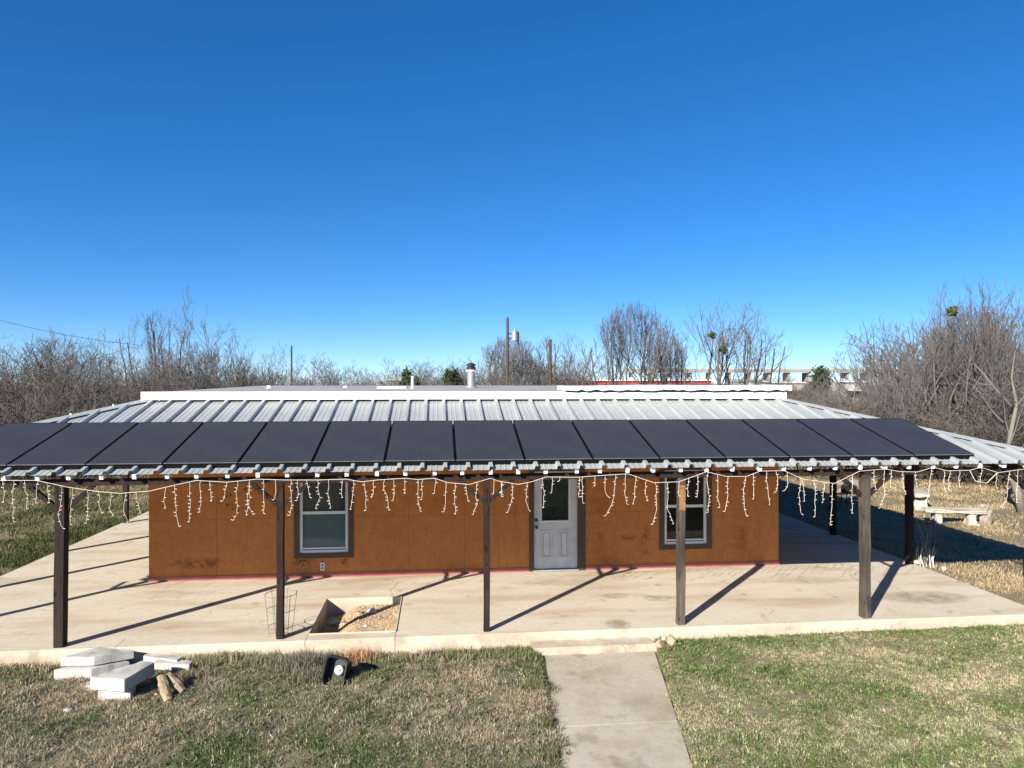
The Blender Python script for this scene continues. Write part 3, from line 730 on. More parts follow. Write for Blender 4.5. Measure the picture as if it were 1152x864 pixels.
slab_thing(pp((110, 774.5, -.13), (147, 775.5, -.13), (153, 768, -.13), (118, 767, -.13)), .18, 'squat white concrete block propping up the largest tilted slab', 4, 'concrete_block')
slab_thing(pp((161, 738, -.1), (199, 742.5, -.1), (206, 738, -.1), (164, 734, -.1)), .10, 'thin white concrete slab lying flat at the right rear, against the porch', 5)
slab_thing(pp((171, 745.5, -.13), (213, 748, -.13), (217, 743, -.13), (178, 741.5, -.13)), .10, 'pale concrete slab in front of the thin white one, right of heap', 6)
slab_thing(pp((96, 771, -.20), (108, 772, -.20), (112, 766, -.20), (98, 766, -.20)), .12, 'small rough concrete lump at the left of the propping block', 7, 'concrete_lump', rough=.015)
random.seed(11)
def log(p0, p1, r0, label, seed, flat=.55):
    rr = random.Random(seed); p0 = Vector(p0); p1 = Vector(p1); d = (p1-p0).normalized(); x = d.cross(Vector((0, 0, 1))).normalized(); y = x.cross(d)
    mb = MB(); k = 9; n = 6; ringv = []
    for i in range(n+1):
        c = p0.lerp(p1, i/n); s = r0*(.75+.35*math.sin(math.pi*(i+.4)/(n+.8)))
        mb.v += [tuple(c+x*math.cos(2*math.pi*j/k)*s*(1+rr.uniform(-.12, .12))+y*math.sin(2*math.pi*j/k)*s*flat*(1+rr.uniform(-.12, .12))) for j in range(k)]
    for i in range(n):
        for j in range(k): mb.f.append((i*k+j, i*k+(j+1) % k, (i+1)*k+(j+1) % k, (i+1)*k+j))
    mb.f.append(tuple(range(k))); mb.f.append(tuple(n*k+j for j in range(k)))
    return tag(mb.build('split_log', M['split_wood']), label, 'firewood', 'split logs beside the concrete heap')
for k in range(13):
    p = onz(random.uniform(70, 232), random.uniform(752, 800), -.26); b_ = MB(); rock(b_, (p[0], p[1], -.255), random.uniform(.018, .05), (1.2, .9, .6), 200+k)
    tag(b_.build('concrete_chip', M['rubble_concrete']), 'small concrete chip lying in the grass around the slab heap', 'rubble', 'concrete chips around the slab heap')
log(onz(189.5, 788, -.26), onz(181, 760, -.02), .062, 'pale smooth split log leaning beside the concrete heap', 1)
log(onz(206, 778, -.25), onz(188, 759, -.05), .075, 'rough brown split log right of the pale smooth log', 2, .8)
for k, (u, v, r_, mt, lb) in enumerate([(742, 724, .12, 'limestone', 'flat tan rock in the grass at the right corner of the step'), (755, 721, .10, 'limestone', 'brown upright rock right of the flat tan rock by step'), (748, 718, .07, 'limestone_pale', 'small white rock wedged between the two tan rocks')]):
    p = onz(u, v+2, -.17); b_ = MB(); rock(b_, p, r_, (1, .8, .95), 60+k); tag(b_.build('rock', M[mt]), lb, 'rock', 'rocks beside the porch step')
p = onz(163, 771, -.27); b_ = MB(); rock(b_, p, .12, (1.2, .7, .6), 71); tag(b_.build('rock', M['limestone']), 'yellowish rock under the overhang of the tilted slab', 'rock')
# floodlight lying against the slab edge
fc = onz(377, 756, -.10); fr_ = thing('floodlight', 'black square floodlight with a round white lens lying in the grass', 'floodlight', tuple(fc))
Rm = Matrix.Rotation(R(-14), 3, 'Z') @ Matrix.Rotation(R(-12), 3, 'X') @ Matrix.Rotation(R(9), 3, 'Y')
def loc(x, y, z): return Vector(fc)+Rm @ (Vector((x, y, z))*1.12)
def rrect(hw_, hh_, y, r=.05, k=4):
    out = []
    for cx, cz, a0 in ((hw_-r, hh_-r, 0), (-hw_+r, hh_-r, 90), (-hw_+r, -hh_+r, 180), (hw_-r, -hh_+r, 270)):
        for i in range(k+1):
            a = R(a0+90*i/k); out.append(loc(cx+r*math.cos(a), y, cz+r*math.sin(a)))
    return out
def loft(mb, rings, cap0=True, cap1=True):
    n = len(mb.v); k = len(rings[0])
    for r_ in rings: mb.v += [tuple(p) for p in r_]
    for i in range(len(rings)-1):
        for j in range(k): mb.f.append((n+i*k+j, n+i*k+(j+1) % k, n+(i+1)*k+(j+1) % k, n+(i+1)*k+j))
    if cap0: mb.f.append(tuple(n+j for j in range(k))[::-1])
    if cap1: mb.f.append(tuple(n+(len(rings)-1)*k+j for j in range(k)))
mb = MB(); loft(mb, [rrect(.118, .155, .10), rrect(.125, .165, -.035), rrect(.145, .185, -.04), rrect(.145, .185, .03), rrect(.13, .17, .12), rrect(.08, .11, .34)], True, True)
mb.build('housing', M['black_plastic'], fr_)
mb = MB(); c0 = loc(.03, .095, .02); yv = Rm @ Vector((0, -1, 0))
mb.tube([c0, c0+yv*.05, c0+yv*.07, c0+yv*.09], [.05, .064, .062, .045], 20); mb.build('lens', M['lens_white'], fr_)
MB().tube([c0+yv*.088+Rm @ Vector((.022, 0, .008)), c0+yv*.094+Rm @ Vector((.022, 0, .008))], .015, 12).build('lamp_hole', M['black_plastic'], fr_)
mb = MB(); mb.bar(loc(.0, .2, -.12), loc(.10, .22, -.22), .03, .02); mb.bar(loc(.30, .22, -.05), loc(.06, .3, .0), .05, .05); mb.build('bracket', M['black_plastic'], fr_)
# tomato cage round the second post
cb = onz(316, 733, -.29); tc = thing('wire_cage', 'thin rusty wire plant cage standing at the foot of second post from left', 'plant cage', tuple(cb))
mb = MB(); hh = .92
def cr(z): return .14+.10*z/hh
for k in range(6):
    a = 2*math.pi*k/6+.3; mb.tube([(cb[0]+cr(z)*math.cos(a), cb[1]+cr(z)*math.sin(a), cb[2]+z) for z in (0, .45, hh)], .0045, 5)
mb.build('leg_wires', M['wire_grey'], tc)
for z in (.15, .40, .66, .90): MB().tube([(cb[0]+cr(z)*math.cos(2*math.pi*i/20), cb[1]+cr(z)*math.sin(2*math.pi*i/20), cb[2]+z) for i in range(21)], .0045, 5, False).build('ring', M['wire_grey'], tc)

# ------------------------------------------------------------------ things in the right yard
def gzf(x, y): return float(gz(np.array([x]), np.array([y]))[0])
def bench(c, ang, L, seed, label, tilt=0, seat_h=.42):
    z0 = gzf(c[0], c[1])-.02; t = thing('stone_bench', label, 'bench', (c[0], c[1], z0), 'stone benches in the dry grass')
    d = Vector((math.cos(ang), math.sin(ang), 0)); n = Vector((-d.y, d.x, 0)); c3 = Vector((c[0], c[1], z0))
    random.seed(seed)
    a = c3-d*L/2+Vector((0, 0, seat_h)); b = c3+d*L/2+Vector((0, 0, seat_h+tilt))
    MB().bar(a, b, .40, .10).build('seat', M['bench_stone'], t, bevel=.012, rough=.012, sub=3)
    for s in (-.28, .28):
        q = c3+d*L*s; hh_ = seat_h+tilt*(s+.5)-.052
        mb = MB().hexa([q-d*.11-n*.17, q+d*.11-n*.17, q+d*.11+n*.17, q-d*.11+n*.17]+[p+Vector((0, 0, hh_)) for p in (q-d*.08-n*.15, q+d*.08-n*.15, q+d*.08+n*.15, q-d*.08+n*.15)])
        mb.build('leg', M['bench_pale'], t, bevel=.01, rough=.01, sub=2)
p0 = onz(1063, 592, -.11); p1 = onz(1092, 593, -.11); pc = (p0+p1)/2
bench((pc[0], pc[1]+.17), math.atan2(p1[1]-p0[1], p1[0]-p0[0]), 1.55, 3, 'long pale stone bench on two block legs in the dry grass')
p0 = onz(1040, 577, -.11)
bench((p0[0]+.35, p0[1]+.75), R(62), 1.5, 4, 'second stone bench set crosswise behind the long one', 0, .52)
s_ = onz(1115, 594, -.11); b_ = MB().lathe((s_[0], s_[1]+.2, s_[2]-.03), [(.11, 0), (.15, .06), (.13, .22), (.15, .42), (.12, .56), (.06, .60)], 10)
random.seed(8); tag(b_.build('tree_stump', M['stump_grey'], rough=.02), 'grey-brown upright stump right of the long stone bench', 'stump')
p = onz(1100, 583, .02); b_ = MB(); rock(b_, (p[0]+.05, p[1], .06), .10, (1, .8, 1.3), 80); rock(b_, (p[0]+.22, p[1]+.05, .36), .085, (1.6, .7, .7), 81); rock(b_, (p[0]+.10, p[1]+.02, .22), .09, (1, .8, 1.2), 82)
tag(b_.build('rock_stack', M['bench_pale']), 'crooked pale rocks stacked between the long bench and the stump', 'rocks')
p = onz(1099, 593, -.1); b_ = MB(); rock(b_, (p[0], p[1], -.06), .09, (1.2, .9, .7), 83); tag(b_.build('rock', M['bench_pale']), 'pale rock in the grass at the right leg of long bench', 'rock')
g = onz(960, 567, -.11); gr = thing('barbecue_grill', 'small dark metal box with a side ledge in the shade right of house', 'grill', (g[0], g[1], -.1)); gx0 = Vector((g[0], g[1]+.25, -.12))
mb = MB().box(gx0+Vector((-.20, -.18, .32)), gx0+Vector((.20, .18, .60))); mb.build('firebox', M['metal_dark'], gr, bevel=.03)
mb = MB().box(gx0+Vector((-.20, -.18, .605)), gx0+Vector((.20, .18, .78))); mb.build('lid', M['metal_grey'], gr, bevel=.06)
MB().box(gx0+Vector((-.62, -.15, .30)), gx0+Vector((-.21, .15, .33))).build('side_ledge', M['metal_grey'], gr)
for sx in (-.17, .17):
    for sy in (-.15, .15): MB().tube([gx0+Vector((sx, sy, .33)), gx0+Vector((sx*1.1, sy*1.1, 0))], .018, 6).build('leg', M['metal_dark'], gr)
p = onz(1042, 638, -.09); t = thing('dead_plant', 'bleached dead plant stalks at the base of the dark right rear post', 'plant', tuple(p)); rr = random.Random(3); mb = MB(); m2 = MB()
for k in range(11):
    q = Vector((p[0]+rr.uniform(-.22, .18), p[1]+rr.uniform(-.08, .1), -.1)); hh = rr.uniform(.18, .5)
    mb.tube([q, q+Vector((rr.gauss(0, .03), 0, hh*.5)), q+Vector((rr.gauss(0, .06), 0, hh))], [.016, .012, .006], 5)
for k in range(9):
    q = Vector((p[0]+rr.uniform(-.1, .1), p[1], -.1)); s = rr.uniform(-.5, .7); h_ = rr.uniform(.6, 1.25)
    m2.tube([q, q+Vector((s*.15, 0, h_*.6)), q+Vector((s*.5, .03, h_)), q+Vector((s*.85, .05, h_*.85)), q+Vector((s*1.0, .06, h_*.55))], [.006, .005, .004, .003, .003], 4)
mb.build('stalks', M['limestone_pale'], t); m2.build('stems', M['wire_grey'], t)
p = onz(1027, 634, -.02); b_ = MB(); rock(b_, (p[0], p[1]-.12, .03), .09, (1.2, .8, .6), 90); tag(b_.build('rock', M['limestone_pale']), 'white stone on slab corner against the dark right rear post', 'rock')
p = onz(1062, 641.5, -.09); b_ = MB(); rock(b_, (p[0], p[1], -.06), .055, (1, .9, .9), 91); tag(b_.build('rock', M['limestone_pale']), 'lone small white stone in the grass right of the dead plant', 'rock')

# ------------------------------------------------------------------ grass
def blades(X, Y, Z, hgt, wid, col, lean=.6):
    n = len(X); ang = rng.random(n)*2*np.pi; la = rng.random(n)*2*np.pi; ll = np.abs(rng.normal(0, lean, n))*hgt
    dx, dy = np.cos(ang)*wid/2, np.sin(ang)*wid/2; lx, ly = np.cos(la)*ll, np.sin(la)*ll
    z0 = Z-.01
    V = np.empty((n, 5, 3), np.float32)
    V[:, 0] = np.stack([X-dx, Y-dy, z0], 1); V[:, 1] = np.stack([X+dx, Y+dy, z0], 1)
    V[:, 2] = np.stack([X+dx*.8+lx*.4, Y+dy*.8+ly*.4, z0+hgt*.6], 1); V[:, 3] = np.stack([X-dx*.8+lx*.4, Y-dy*.8+ly*.4, z0+hgt*.6], 1)
    V[:, 4] = np.stack([X+lx, Y+ly, z0+hgt*np.maximum(.35, 1-ll/hgt*.35)], 1)
    i = np.arange(n)[:, None]*5
    T = np.concatenate([i+np.array([[0, 1, 2]]), i+np.array([[0, 2, 3]]), i+np.array([[3, 2, 4]])], 1).reshape(-1, 3)
    colf = np.repeat(np.concatenate([col, np.ones((n, 1))], 1), 3, 0)
    return V.reshape(-1, 3), T, colf
def add_grass(name, parts, label):
    Vs, Ts, Cs = [], [], []; n = 0
    for V, T, c in parts: Vs.append(V); Ts.append(T+n); Cs.append(c); n += len(V)
    me = np_mesh(name, np.concatenate(Vs), np.concatenate(Ts))
    at = me.attributes.new('tint', 'FLOAT_COLOR', 'FACE'); at.data.foreach_set('color', np.concatenate(Cs).astype(np.float32).ravel())
    tag(np_obj(name, me, M['grass']), label, 'grass', kind='stuff')
def lerp3(t, stops):
    xs_ = [s[0] for s in stops]; return np.stack([np.interp(t, xs_, [s[1][k] for s in stops]) for k in range(3)], 1)
DRY = (.40, .30, .18); STRAW = (.52, .43, .29); GREY = (.24, .215, .165); OLIVE = (.15, .15, .07); GREEN = (.085, .135, .04); BROWN = (.15, .105, .065)
def outside(X, Y):
    a0, a1 = 7.22-.27*((Y+3.9)/(-3.1)), 8.92-.55*((Y+3.9)/(-3.1))
    wob = (vnoise(Y, X*0+3, 4)-.5)*.2
    walk = (X > a0+.03+wob) & (X < a1-.03+wob) & (Y < -3.5)
    slab = (X > SL-.02) & (X < SR+.02) & (Y > SF-.02) & (Y < SB)
    step = (X > 7.03) & (X < 8.95) & (Y > -3.93) & (Y < -3.4)
    return ~(walk | slab | step)
def front_grass(NT, x0, x1, y0, y1, rightlawn):
    # tussocks whose blades spread from a centre, over a thin even cover
    tx = rng.uniform(x0, x1, NT); ty = rng.uniform(y0, y1, NT); cl = fbm(tx, ty, 2.6); keep = rng.random(NT) < np.clip((cl-.2)*3.4, .4, 1)
    tx, ty, cl = tx[keep], ty[keep], cl[keep]; nb = rng.integers(12, 46, len(tx)); ti = np.repeat(np.arange(len(tx)), nb); n0 = len(ti)
    ts = rng.uniform(.02, .075, len(tx)); ang = rng.random(n0)*2*np.pi; rad = np.sqrt(rng.random(n0))*ts[ti]
    X = tx[ti]+np.cos(ang)*rad; Y = ty[ti]+np.sin(ang)*rad; th = rng.uniform(.6, 1.35, len(tx))[ti]; toff = rng.normal(0, .17, len(tx))[ti]; tv = rng.uniform(.72, 1.28, len(tx))[ti]
    m_ = int(n0*(.8 if rightlawn else .55)); X = np.concatenate([X, rng.uniform(x0, x1, m_)]); Y = np.concatenate([Y, rng.uniform(y0, y1, m_)])
    th = np.concatenate([th, np.full(m_, .55)]); toff = np.concatenate([toff, rng.normal(0, .2, m_)]); tv = np.concatenate([tv, np.full(m_, .95)])
    k = outside(X, Y); X, Y, th, toff, tv = X[k], Y[k], th[k], toff[k], tv[k]; n = len(X); cl = fbm(X, Y, 2.6)
    g = .6*fbm(X+30, Y*1.3, .8)+.4*fbm(X-4, Y+2, 3.1); r = rng.random(n)
    if rightlawn:
        gg = np.clip((g-.43)*2.3+.57+toff+rng.normal(0, .2, n), 0, 1)
        col = lerp3(gg, [(0, (.56, .45, .30)), (.25, (.47, .42, .26)), (.5, (.33, .335, .17)), (.75, (.21, .245, .10)), (1, (.125, .19, .055))]); h = .038+.05*np.clip(cl-.3, 0, 1)
    else:
        gg = np.clip((g-.47)*2.8+.49+toff+rng.normal(0, .2, n), 0, 1)
        col = lerp3(gg, [(0, (.43, .345, .23)), (.3, (.33, .295, .215)), (.55, (.235, .225, .15)), (.78, (.155, .17, .085)), (1, (.115, .165, .06))]); h = .05+.08*np.clip(cl-.32, 0, 1)
    st = r < .07; col[st] = np.array((.62, .52, .36))*(.85+.3*rng.random((st.sum(), 1))); br = (r > .10) & (r < .16); col[br] = BROWN
    col = col*(tv*(.8+.4*rng.random(n)))[:, None]
    h = h*th*rng.uniform(.6, 1.2, n)
    return blades(X, Y, np.maximum(gz(X, Y), -.275), h, rng.uniform(.005, .010, n), np.clip(col, 0, 1), 1.15)
def edge_tufts(specs):
    out = []
    for (u, v, z, n, sp_, hh, c) in specs:
        p = onz(u, v, z); X = p[0]+rng.normal(0, sp_, n); Y = p[1]+rng.normal(0, sp_*.6, n); k = outside(X, Y); X, Y = X[k], Y[k]
        col = np.array(c)*1.35*(.6+.8*rng.random((len(X), 1))); out.append(blades(X, Y, gz(X, Y), hh*rng.uniform(.5, 1.2, len(X)), rng.uniform(.005, .011, len(X)), col, .5))
    return out
tufts = edge_tufts([(70+random.random()*520, 741+random.random()*4, -.25, random.randint(60, 220), .07, random.uniform(.08, .2), random.choice(((.28, .23, .15), (.22, .2, .12), (.15, .16, .07)))) for _ in range(34)]+[(222, 752, -.28, 900, .16, .20, (.24, .21, .13)), (258, 745, -.28, 1100, .15, .19, (.25, .22, .14)), (300, 748, -.28, 900, .2, .15, (.2, .19, .12)), (338, 752, -.28, 2200, .17, .21, (.17, .155, .11)), (350, 765, -.28, 900, .14, .16, (.15, .14, .095)),
    (405, 745, -.28, 350, .12, .22, (.34, .20, .11)), (395, 766, -.28, 700, .2, .11, (.13, .14, .07)), (520, 735, -.27, 800, .3, .12, (.17, .17, .08)), (590, 738, -.25, 1000, .18, .12, (.12, .13, .06)), (560, 732, -.26, 700, .25, .11, (.14, .15, .07)),
    (742, 722, -.2, 500, .15, .12, (.14, .17, .06)), (820, 712, -.18, 700, .3, .10, (.14, .17, .06)), (985, 702, -.17, 900, .3, .12, (.13, .17, .06)), (905, 708, -.17, 600, .25, .10, (.16, .18, .07)), (1050, 697, -.17, 500, .3, .09, (.2, .19, .09)), (330, 735, -.28, 300, .25, .2, (.3, .25, .16)),
    (40, 755, -.28, 700, .25, .12, (.3, .25, .16)), (210, 765, -.28, 900, .12, .14, (.2, .17, .11)), (120, 795, -.3, 900, .3, .09, (.26, .23, .15)), (605, 775, -.25, 900, .1, .10, (.13, .13, .06)), (622, 815, -.25, 900, .1, .10, (.13, .13, .06)), (628, 850, -.25, 700, .1, .09, (.14, .13, .07))])
add_grass('lawn_grass', [front_grass(15000, -3.6, 7.6, -8.6, -3.5, False)]+tufts[:44]+tufts[49:], 'dry grey-green lawn left of the front walk')
add_grass('green_grass', [front_grass(17000, 8.0, 18.6, -8.6, -3.4, True)]+tufts[44:49], 'greener short lawn right of the front walk')
def field(N, u0, u1, d0, d1, cols, hgt, wid, dens=.3, shade=None):
    u = rng.uniform(u0, u1, N); d = d0*np.exp(rng.random(N)*math.log(d1/d0))
    x = (u-576)/FPX; c, s = math.cos(YAW), math.sin(YAW); X = CAM[0]+(x*c+s)*d; Y = CAM[1]+(-x*s+c)*d
    cl = fbm(X, Y, 1.1); k = outside(X, Y) & (rng.random(N) < np.clip((cl-dens)*3, .08, 1)); X, Y, cl, d = X[k], Y[k], cl[k], d[k]; n = len(X)
    g = np.clip((fbm(X+11, Y-7, .35)-.5)*2.6+.5+rng.normal(0, .2, n), 0, 1)
    col = lerp3(g, cols)*(.7+.6*rng.random((n, 1))); sc = np.clip(d/14, 1, 2.6)
    return blades(X, Y, gz(X, Y), hgt*(.6+.9*np.clip(cl-.2, 0, 1))*rng.uniform(.6, 1.3, n), wid*sc*rng.uniform(.7, 1.3, n), np.clip(col, 0, 1), .8)
add_grass('side_yard_grass', [field(150000, -120, 175, 12.5, 36, [(0, (.30, .24, .145)), (.35, (.20, .175, .10)), (.7, (.12, .125, .06)), (1, (.085, .10, .04))], .15, .012, .22)], 'patchy olive grass in the yard left of the house')
add_grass('dry_field_grass', [field(130000, 860, 1270, 12.5, 36, [(0, (.46, .36, .22)), (.4, (.38, .295, .17)), (.75, (.29, .225, .125)), (1, (.20, .18, .085))], .085, .010)], 'dry tan grass in the yard right of the house')

# ------------------------------------------------------------------ trees
def grow_tree(rg, Hh, stems, lean, maxlev=4, dens=1.0, upward=.06, wob=.16, r0=.09, base_spread=.2, rmin=.0055, env=None):
    segs = []
    def nrm(v): return v/np.linalg.norm(v)
    def grow(p, d, L, r, lev):
        n = max(3, int(L/(.24 if lev > 1 else .36))); st = L/n; r1 = max(rmin, r*.5)
        for i in range(n):
            d = nrm(d+rg.normal(0, wob*(1.2 if lev else .8), 3)+np.array((0, 0, upward*(1+.6*lev))))
            q = p+d*st; ra = r+(r1-r)*i/n; rb = r+(r1-r)*(i+1)/n; segs.append((p, q, ra, rb, lev)); p = q
            f = (i+1)/n
            if env and (math.hypot(p[0], p[1])/env[0])**2+((p[2]-env[2])/env[1])**2 > rg.uniform(.8, 1.08): return
            if lev < maxlev and (f > (.30 if lev == 0 else .12)):
                m_ = rg.poisson((1.15, 1.25, 1.2, 1.0, 1)[lev]*dens)
                for _ in range(min(m_, 3)):
                    ax = nrm(np.cross(d, rg.normal(0, 1, 3))); an = rg.uniform(.45, 1.05)
                    nd = nrm(d*math.cos(an)+ax*math.sin(an)); Lc = L*rg.uniform(.38, .7)*(1.15-.45*f)
                    if Lc > .18: grow(p, nd, Lc, max(rmin, rb*rg.uniform(.45, .7)), lev+1)
    for k in range(stems):
        a = 2*math.pi*(k+rg.random())/stems; ln = abs(rg.normal(lean, lean*.35))
        d = nrm(np.array((math.cos(a)*ln, math.sin(a)*ln, 1.0)))
        grow(np.array((math.cos(a)*base_spread*rg.random(), math.sin(a)*base_spread*rg.random(), -.15)), d, Hh*rg.uniform(.5, .68), r0*rg.uniform(.7, 1.1), 0)
    return segs
def seg_mesh(name, segs, k):
    P0 = np.array([s[0] for s in segs]); P1 = np.array([s[1] for s in segs]); R0 = np.array([s[2] for s in segs]); R1 = np.array([s[3] for s in segs])
    D = P1-P0; D /= np.linalg.norm(D, axis=1)[:, None]+1e-9; ref = np.where(np.abs(D[:, 2:3]) > .9, np.array([[1., 0, 0]]), np.array([[0, 0, 1.]]))
    X = np.cross(D, ref); X /= np.linalg.norm(X, axis=1)[:, None]; Y = np.cross(D, X); n = len(segs)
    V = np.empty((n, 2, k, 3))
    for j in range(k):
        a = 2*math.pi*j/k; o = X*math.cos(a)+Y*math.sin(a); V[:, 0, j] = P0+o*R0[:, None]; V[:, 1, j] = P1+o*R1[:, None]
    b = np.arange(n)[:, None]*2*k; Q = []
    for j in range(k): Q.append(np.stack([b[:, 0]+j, b[:, 0]+(j+1) % k, b[:, 0]+k+(j+1) % k, b[:, 0]+k+j], 1))
    return np_mesh(name, V.reshape(-1, 3), np.stack(Q, 1).reshape(-1, 4))
protos = []
def proto(seed, cap=5200, tm='bark', cm='twig', split=0, **kw):
    rg = np.random.default_rng(seed); s = grow_tree(rg, **kw)
    if len(s) > cap:                                     # thin the finest twigs only
        keep = [q for q in s if q[4] <= 2]; rest = [q for q in s if q[4] > 2]; rg.shuffle(rest); s = keep+rest[:max(0, cap-len(keep))]
    tr_ = [q for q in s if q[4] <= split]; cr_ = [q for q in s if q[4] > split]
    a = seg_mesh('trunk', tr_, 6) if tr_ else None; b = seg_mesh('crown' if tr_ else 'brush', cr_, 3); b.materials.append(M[cm])
    if a: a.materials.append(M[tm])
    allz = np.array([q[1] for q in s]); return dict(trunk=a, crown=b, h=float(np.percentile(allz[:, 2], 98.5)), n=len(s), w=float(np.percentile(np.abs(allz[:, :2]), 95)))
T = [proto(100+i, Hh=6.5, stems=2+i % 3, lean=.30, dens=.74, upward=.09, wob=.15, r0=.06) for i in range(6)]
TD = [proto(200+i, Hh=6.5, stems=3, lean=.35, dens=.8, upward=.08, wob=.18, r0=.06, tm='bark', cm='twig_dark') for i in range(4)]
TB = [proto(300+i, cap=13000, Hh=11.5, stems=6+i % 2, lean=.82, dens=.50, upward=.10, wob=.10, r0=.085, rmin=.006, env=(3.3+.3*i, 5.0, 3.3)) for i in range(3)]
SH = [proto(400+i, cap=4600, Hh=3.2, stems=14, lean=.75, maxlev=3, dens=1.6, upward=.03, wob=.2, r0=.020, base_spread=1.0, rmin=.005, tm='brush_twig', cm='brush_twig', split=-1) for i in range(4)]
def place(p, x, y, hgt, name, label, cat, group=None, rot=None, wide=1.0):
    z = gzf(x, y) if abs(x) < 200 and abs(y) < 300 else -.3
    if not p['trunk']:
        t = tag(np_obj(name, p['crown'], None), label, cat, group); t.location = (x, y, z-.02)
    else: t = thing(name, label, cat, (x, y, z-.02), group)
    k = hgt/p['h']; t.scale = (k*wide, k*wide, k); t.rotation_euler = (0, 0, random.uniform(0, 6.28) if rot is None else rot)
    if p['trunk']: np_obj('trunk', p['trunk'], None, t); np_obj('crown', p['crown'], None, t)
    return t
def at_ud(u, d): p = CAM+ray(u, 432)*d; return p[0], p[1]
def h_for(v, d): return 3.8651+(432-v)/FPX*d+.35
random.seed(21)
SILU = [-80, 0, 60, 100, 150, 175, 210, 240, 280, 330, 400, 450, 500, 560, 600, 650, 690]
SILV = [372, 380, 376, 388, 394, 378, 386, 376, 384, 394, 409, 407, 406, 398, 396, 402, 408]
NL = 62
for i in range(NL):
    u = -70+500*(i+random.random())/NL; d = random.choice((31, 35, 40, 46, 54))*random.uniform(.95, 1.08)
    if u > 170: d *= 1+.5*(u-170)/260
    v = np.interp(u, SILU, SILV)+random.choice((2, 8, 13, 19, 24, 30))+random.uniform(-3, 3)
    x, y = at_ud(u, d); place(random.choice(T+TD), x, y, h_for(v, d), 'bare_tree', 'bare grey tree in the dense leafless thicket left of the house', 'tree', 'bare trees of the left thicket')
for (u, d, v, lb) in ((178, 41, 356, 'taller fork-topped bare tree rising above the left thicket'), (238, 42, 350, 'tallest narrow bare tree rising above the left thicket, right of the fork-topped one')):
    x, y = at_ud(u, d); place(TB[0] if u < 200 else T[2], x, y, h_for(v, d), 'bare_tree', lb, 'tree', None, 1.2, .75)
for i in range(30):
    u = 425+255*(i+random.random())/30; d = random.uniform(60, 105); v = np.interp(u, SILU, SILV)+random.uniform(-2, 16)
    x, y = at_ud(u, d); place(random.choice(T+TD), x, y, h_for(v, d), 'bare_tree', 'bare tree in the low distant row behind the middle of the roof', 'tree', 'distant bare trees behind the roof', None, 1.3)
for (u, d, v, k, wd, lb) in ((574, 75, 381, 1, 1.2, 'lacy bare tree just right of the transformer pole'), (632, 72, 378, 0, 1.2, 'lacy bare tree behind the shorter plain pole'), (600, 80, 390, 2, 1.1, 'small bare tree between the two utility poles')):
    x, y = at_ud(u, d); place(TB[k], x, y, h_for(v, d), 'bare_tree', lb, 'tree', None, None, wd)
def leafball(mb_pts, n, c, rad, leaf):
    v = rng.normal(0, 1, (n, 3)); v /= np.linalg.norm(v, axis=1)[:, None]; rr_ = rng.random(n)**.45
    lump = .75+.35*np.sin(v[:, 0]*4+c[0])*np.cos(v[:, 2]*5)+.12*rng.normal(0, 1, n)
    P = np.array(c)+v*np.array(rad)*(rr_*lump)[:, None]; a = rng.normal(0, 1, (n, 3)); a /= np.linalg.norm(a, axis=1)[:, None]; b = np.cross(a, rng.normal(0, 1, (n, 3))); b /= np.linalg.norm(b, axis=1)[:, None]
    s = leaf*(.6+.8*rng.random((n, 1))); return np.stack([P-a*s, P+b*s*.7, P+a*s, P-b*s*.7], 1).reshape(-1, 3)
def leaf_mesh(name, V): return np_mesh(name, V, np.arange(len(V)).reshape(-1, 4))
def mistletoe(tree, u, v, d, r_):
    p = far(u, v, d); Vv = leafball(None, 260, p, (r_, r_, r_), .07); inv = np.array(tree.location); k = np.array(tree.scale)
    ca, sa = math.cos(-tree.rotation_euler.z), math.sin(-tree.rotation_euler.z); q = Vv-inv
    q = np.stack([q[:, 0]*ca-q[:, 1]*sa, q[:, 0]*sa+q[:, 1]*ca, q[:, 2]], 1)/k
    np_obj('mistletoe', leaf_mesh('mistletoe', q), M['mistletoe'], tree)
big = [(714, 46, 348, 1, .9, .4, 'upright bare tree behind the roof, left of the two big right-centre trees'), (797, 45, 344, 2, 1.12, 2.0, 'broad bare tree with mistletoe clumps behind right part of roof'), (842, 48, 366, 0, 1.0, 4.0, 'lower bare tree leaning right beside the broad mistletoe tree'), (752, 52, 380, 1, .6, 3.0, 'slim bare tree filling the gap left of the broad mistletoe tree')]
for (u, d, v, k, wd, ro, lb) in big:
    x, y = at_ud(u, d); t = place(TB[k], x, y, h_for(v, d), 'bare_tree', lb, 'tree', None, ro, wd)
    if u == 797: mistletoe(t, 801, 377, d-1.6, .28); mistletoe(t, 813, 393, d-1.8, .33)
# right thicket
RU = [880, 930, 960, 1000, 1040, 1070, 1110, 1152, 1200]; RV = [420, 385, 362, 358, 345, 337, 338, 345, 345]
for i in range(26):
    u = 992+215*(i+random.random())/26; d = random.uniform(29, 48); v = np.interp(u, RU, RV)+random.uniform(2, 46)
    x, y = at_ud(u, d); place(random.choice(T+T+T+TB), x, y, h_for(v, d), 'bare_tree', 'bare branching tree in the thicket right of the house', 'tree', 'bare trees of the right thicket')
x, y = at_ud(1078, 30); t = place(TB[2], x, y, h_for(326, 30), 'bare_tree', 'tallest bare tree at right with a mistletoe ball near its top', 'tree', None, .6, .8); mistletoe(t, 1071, 350, 28.9, .24)
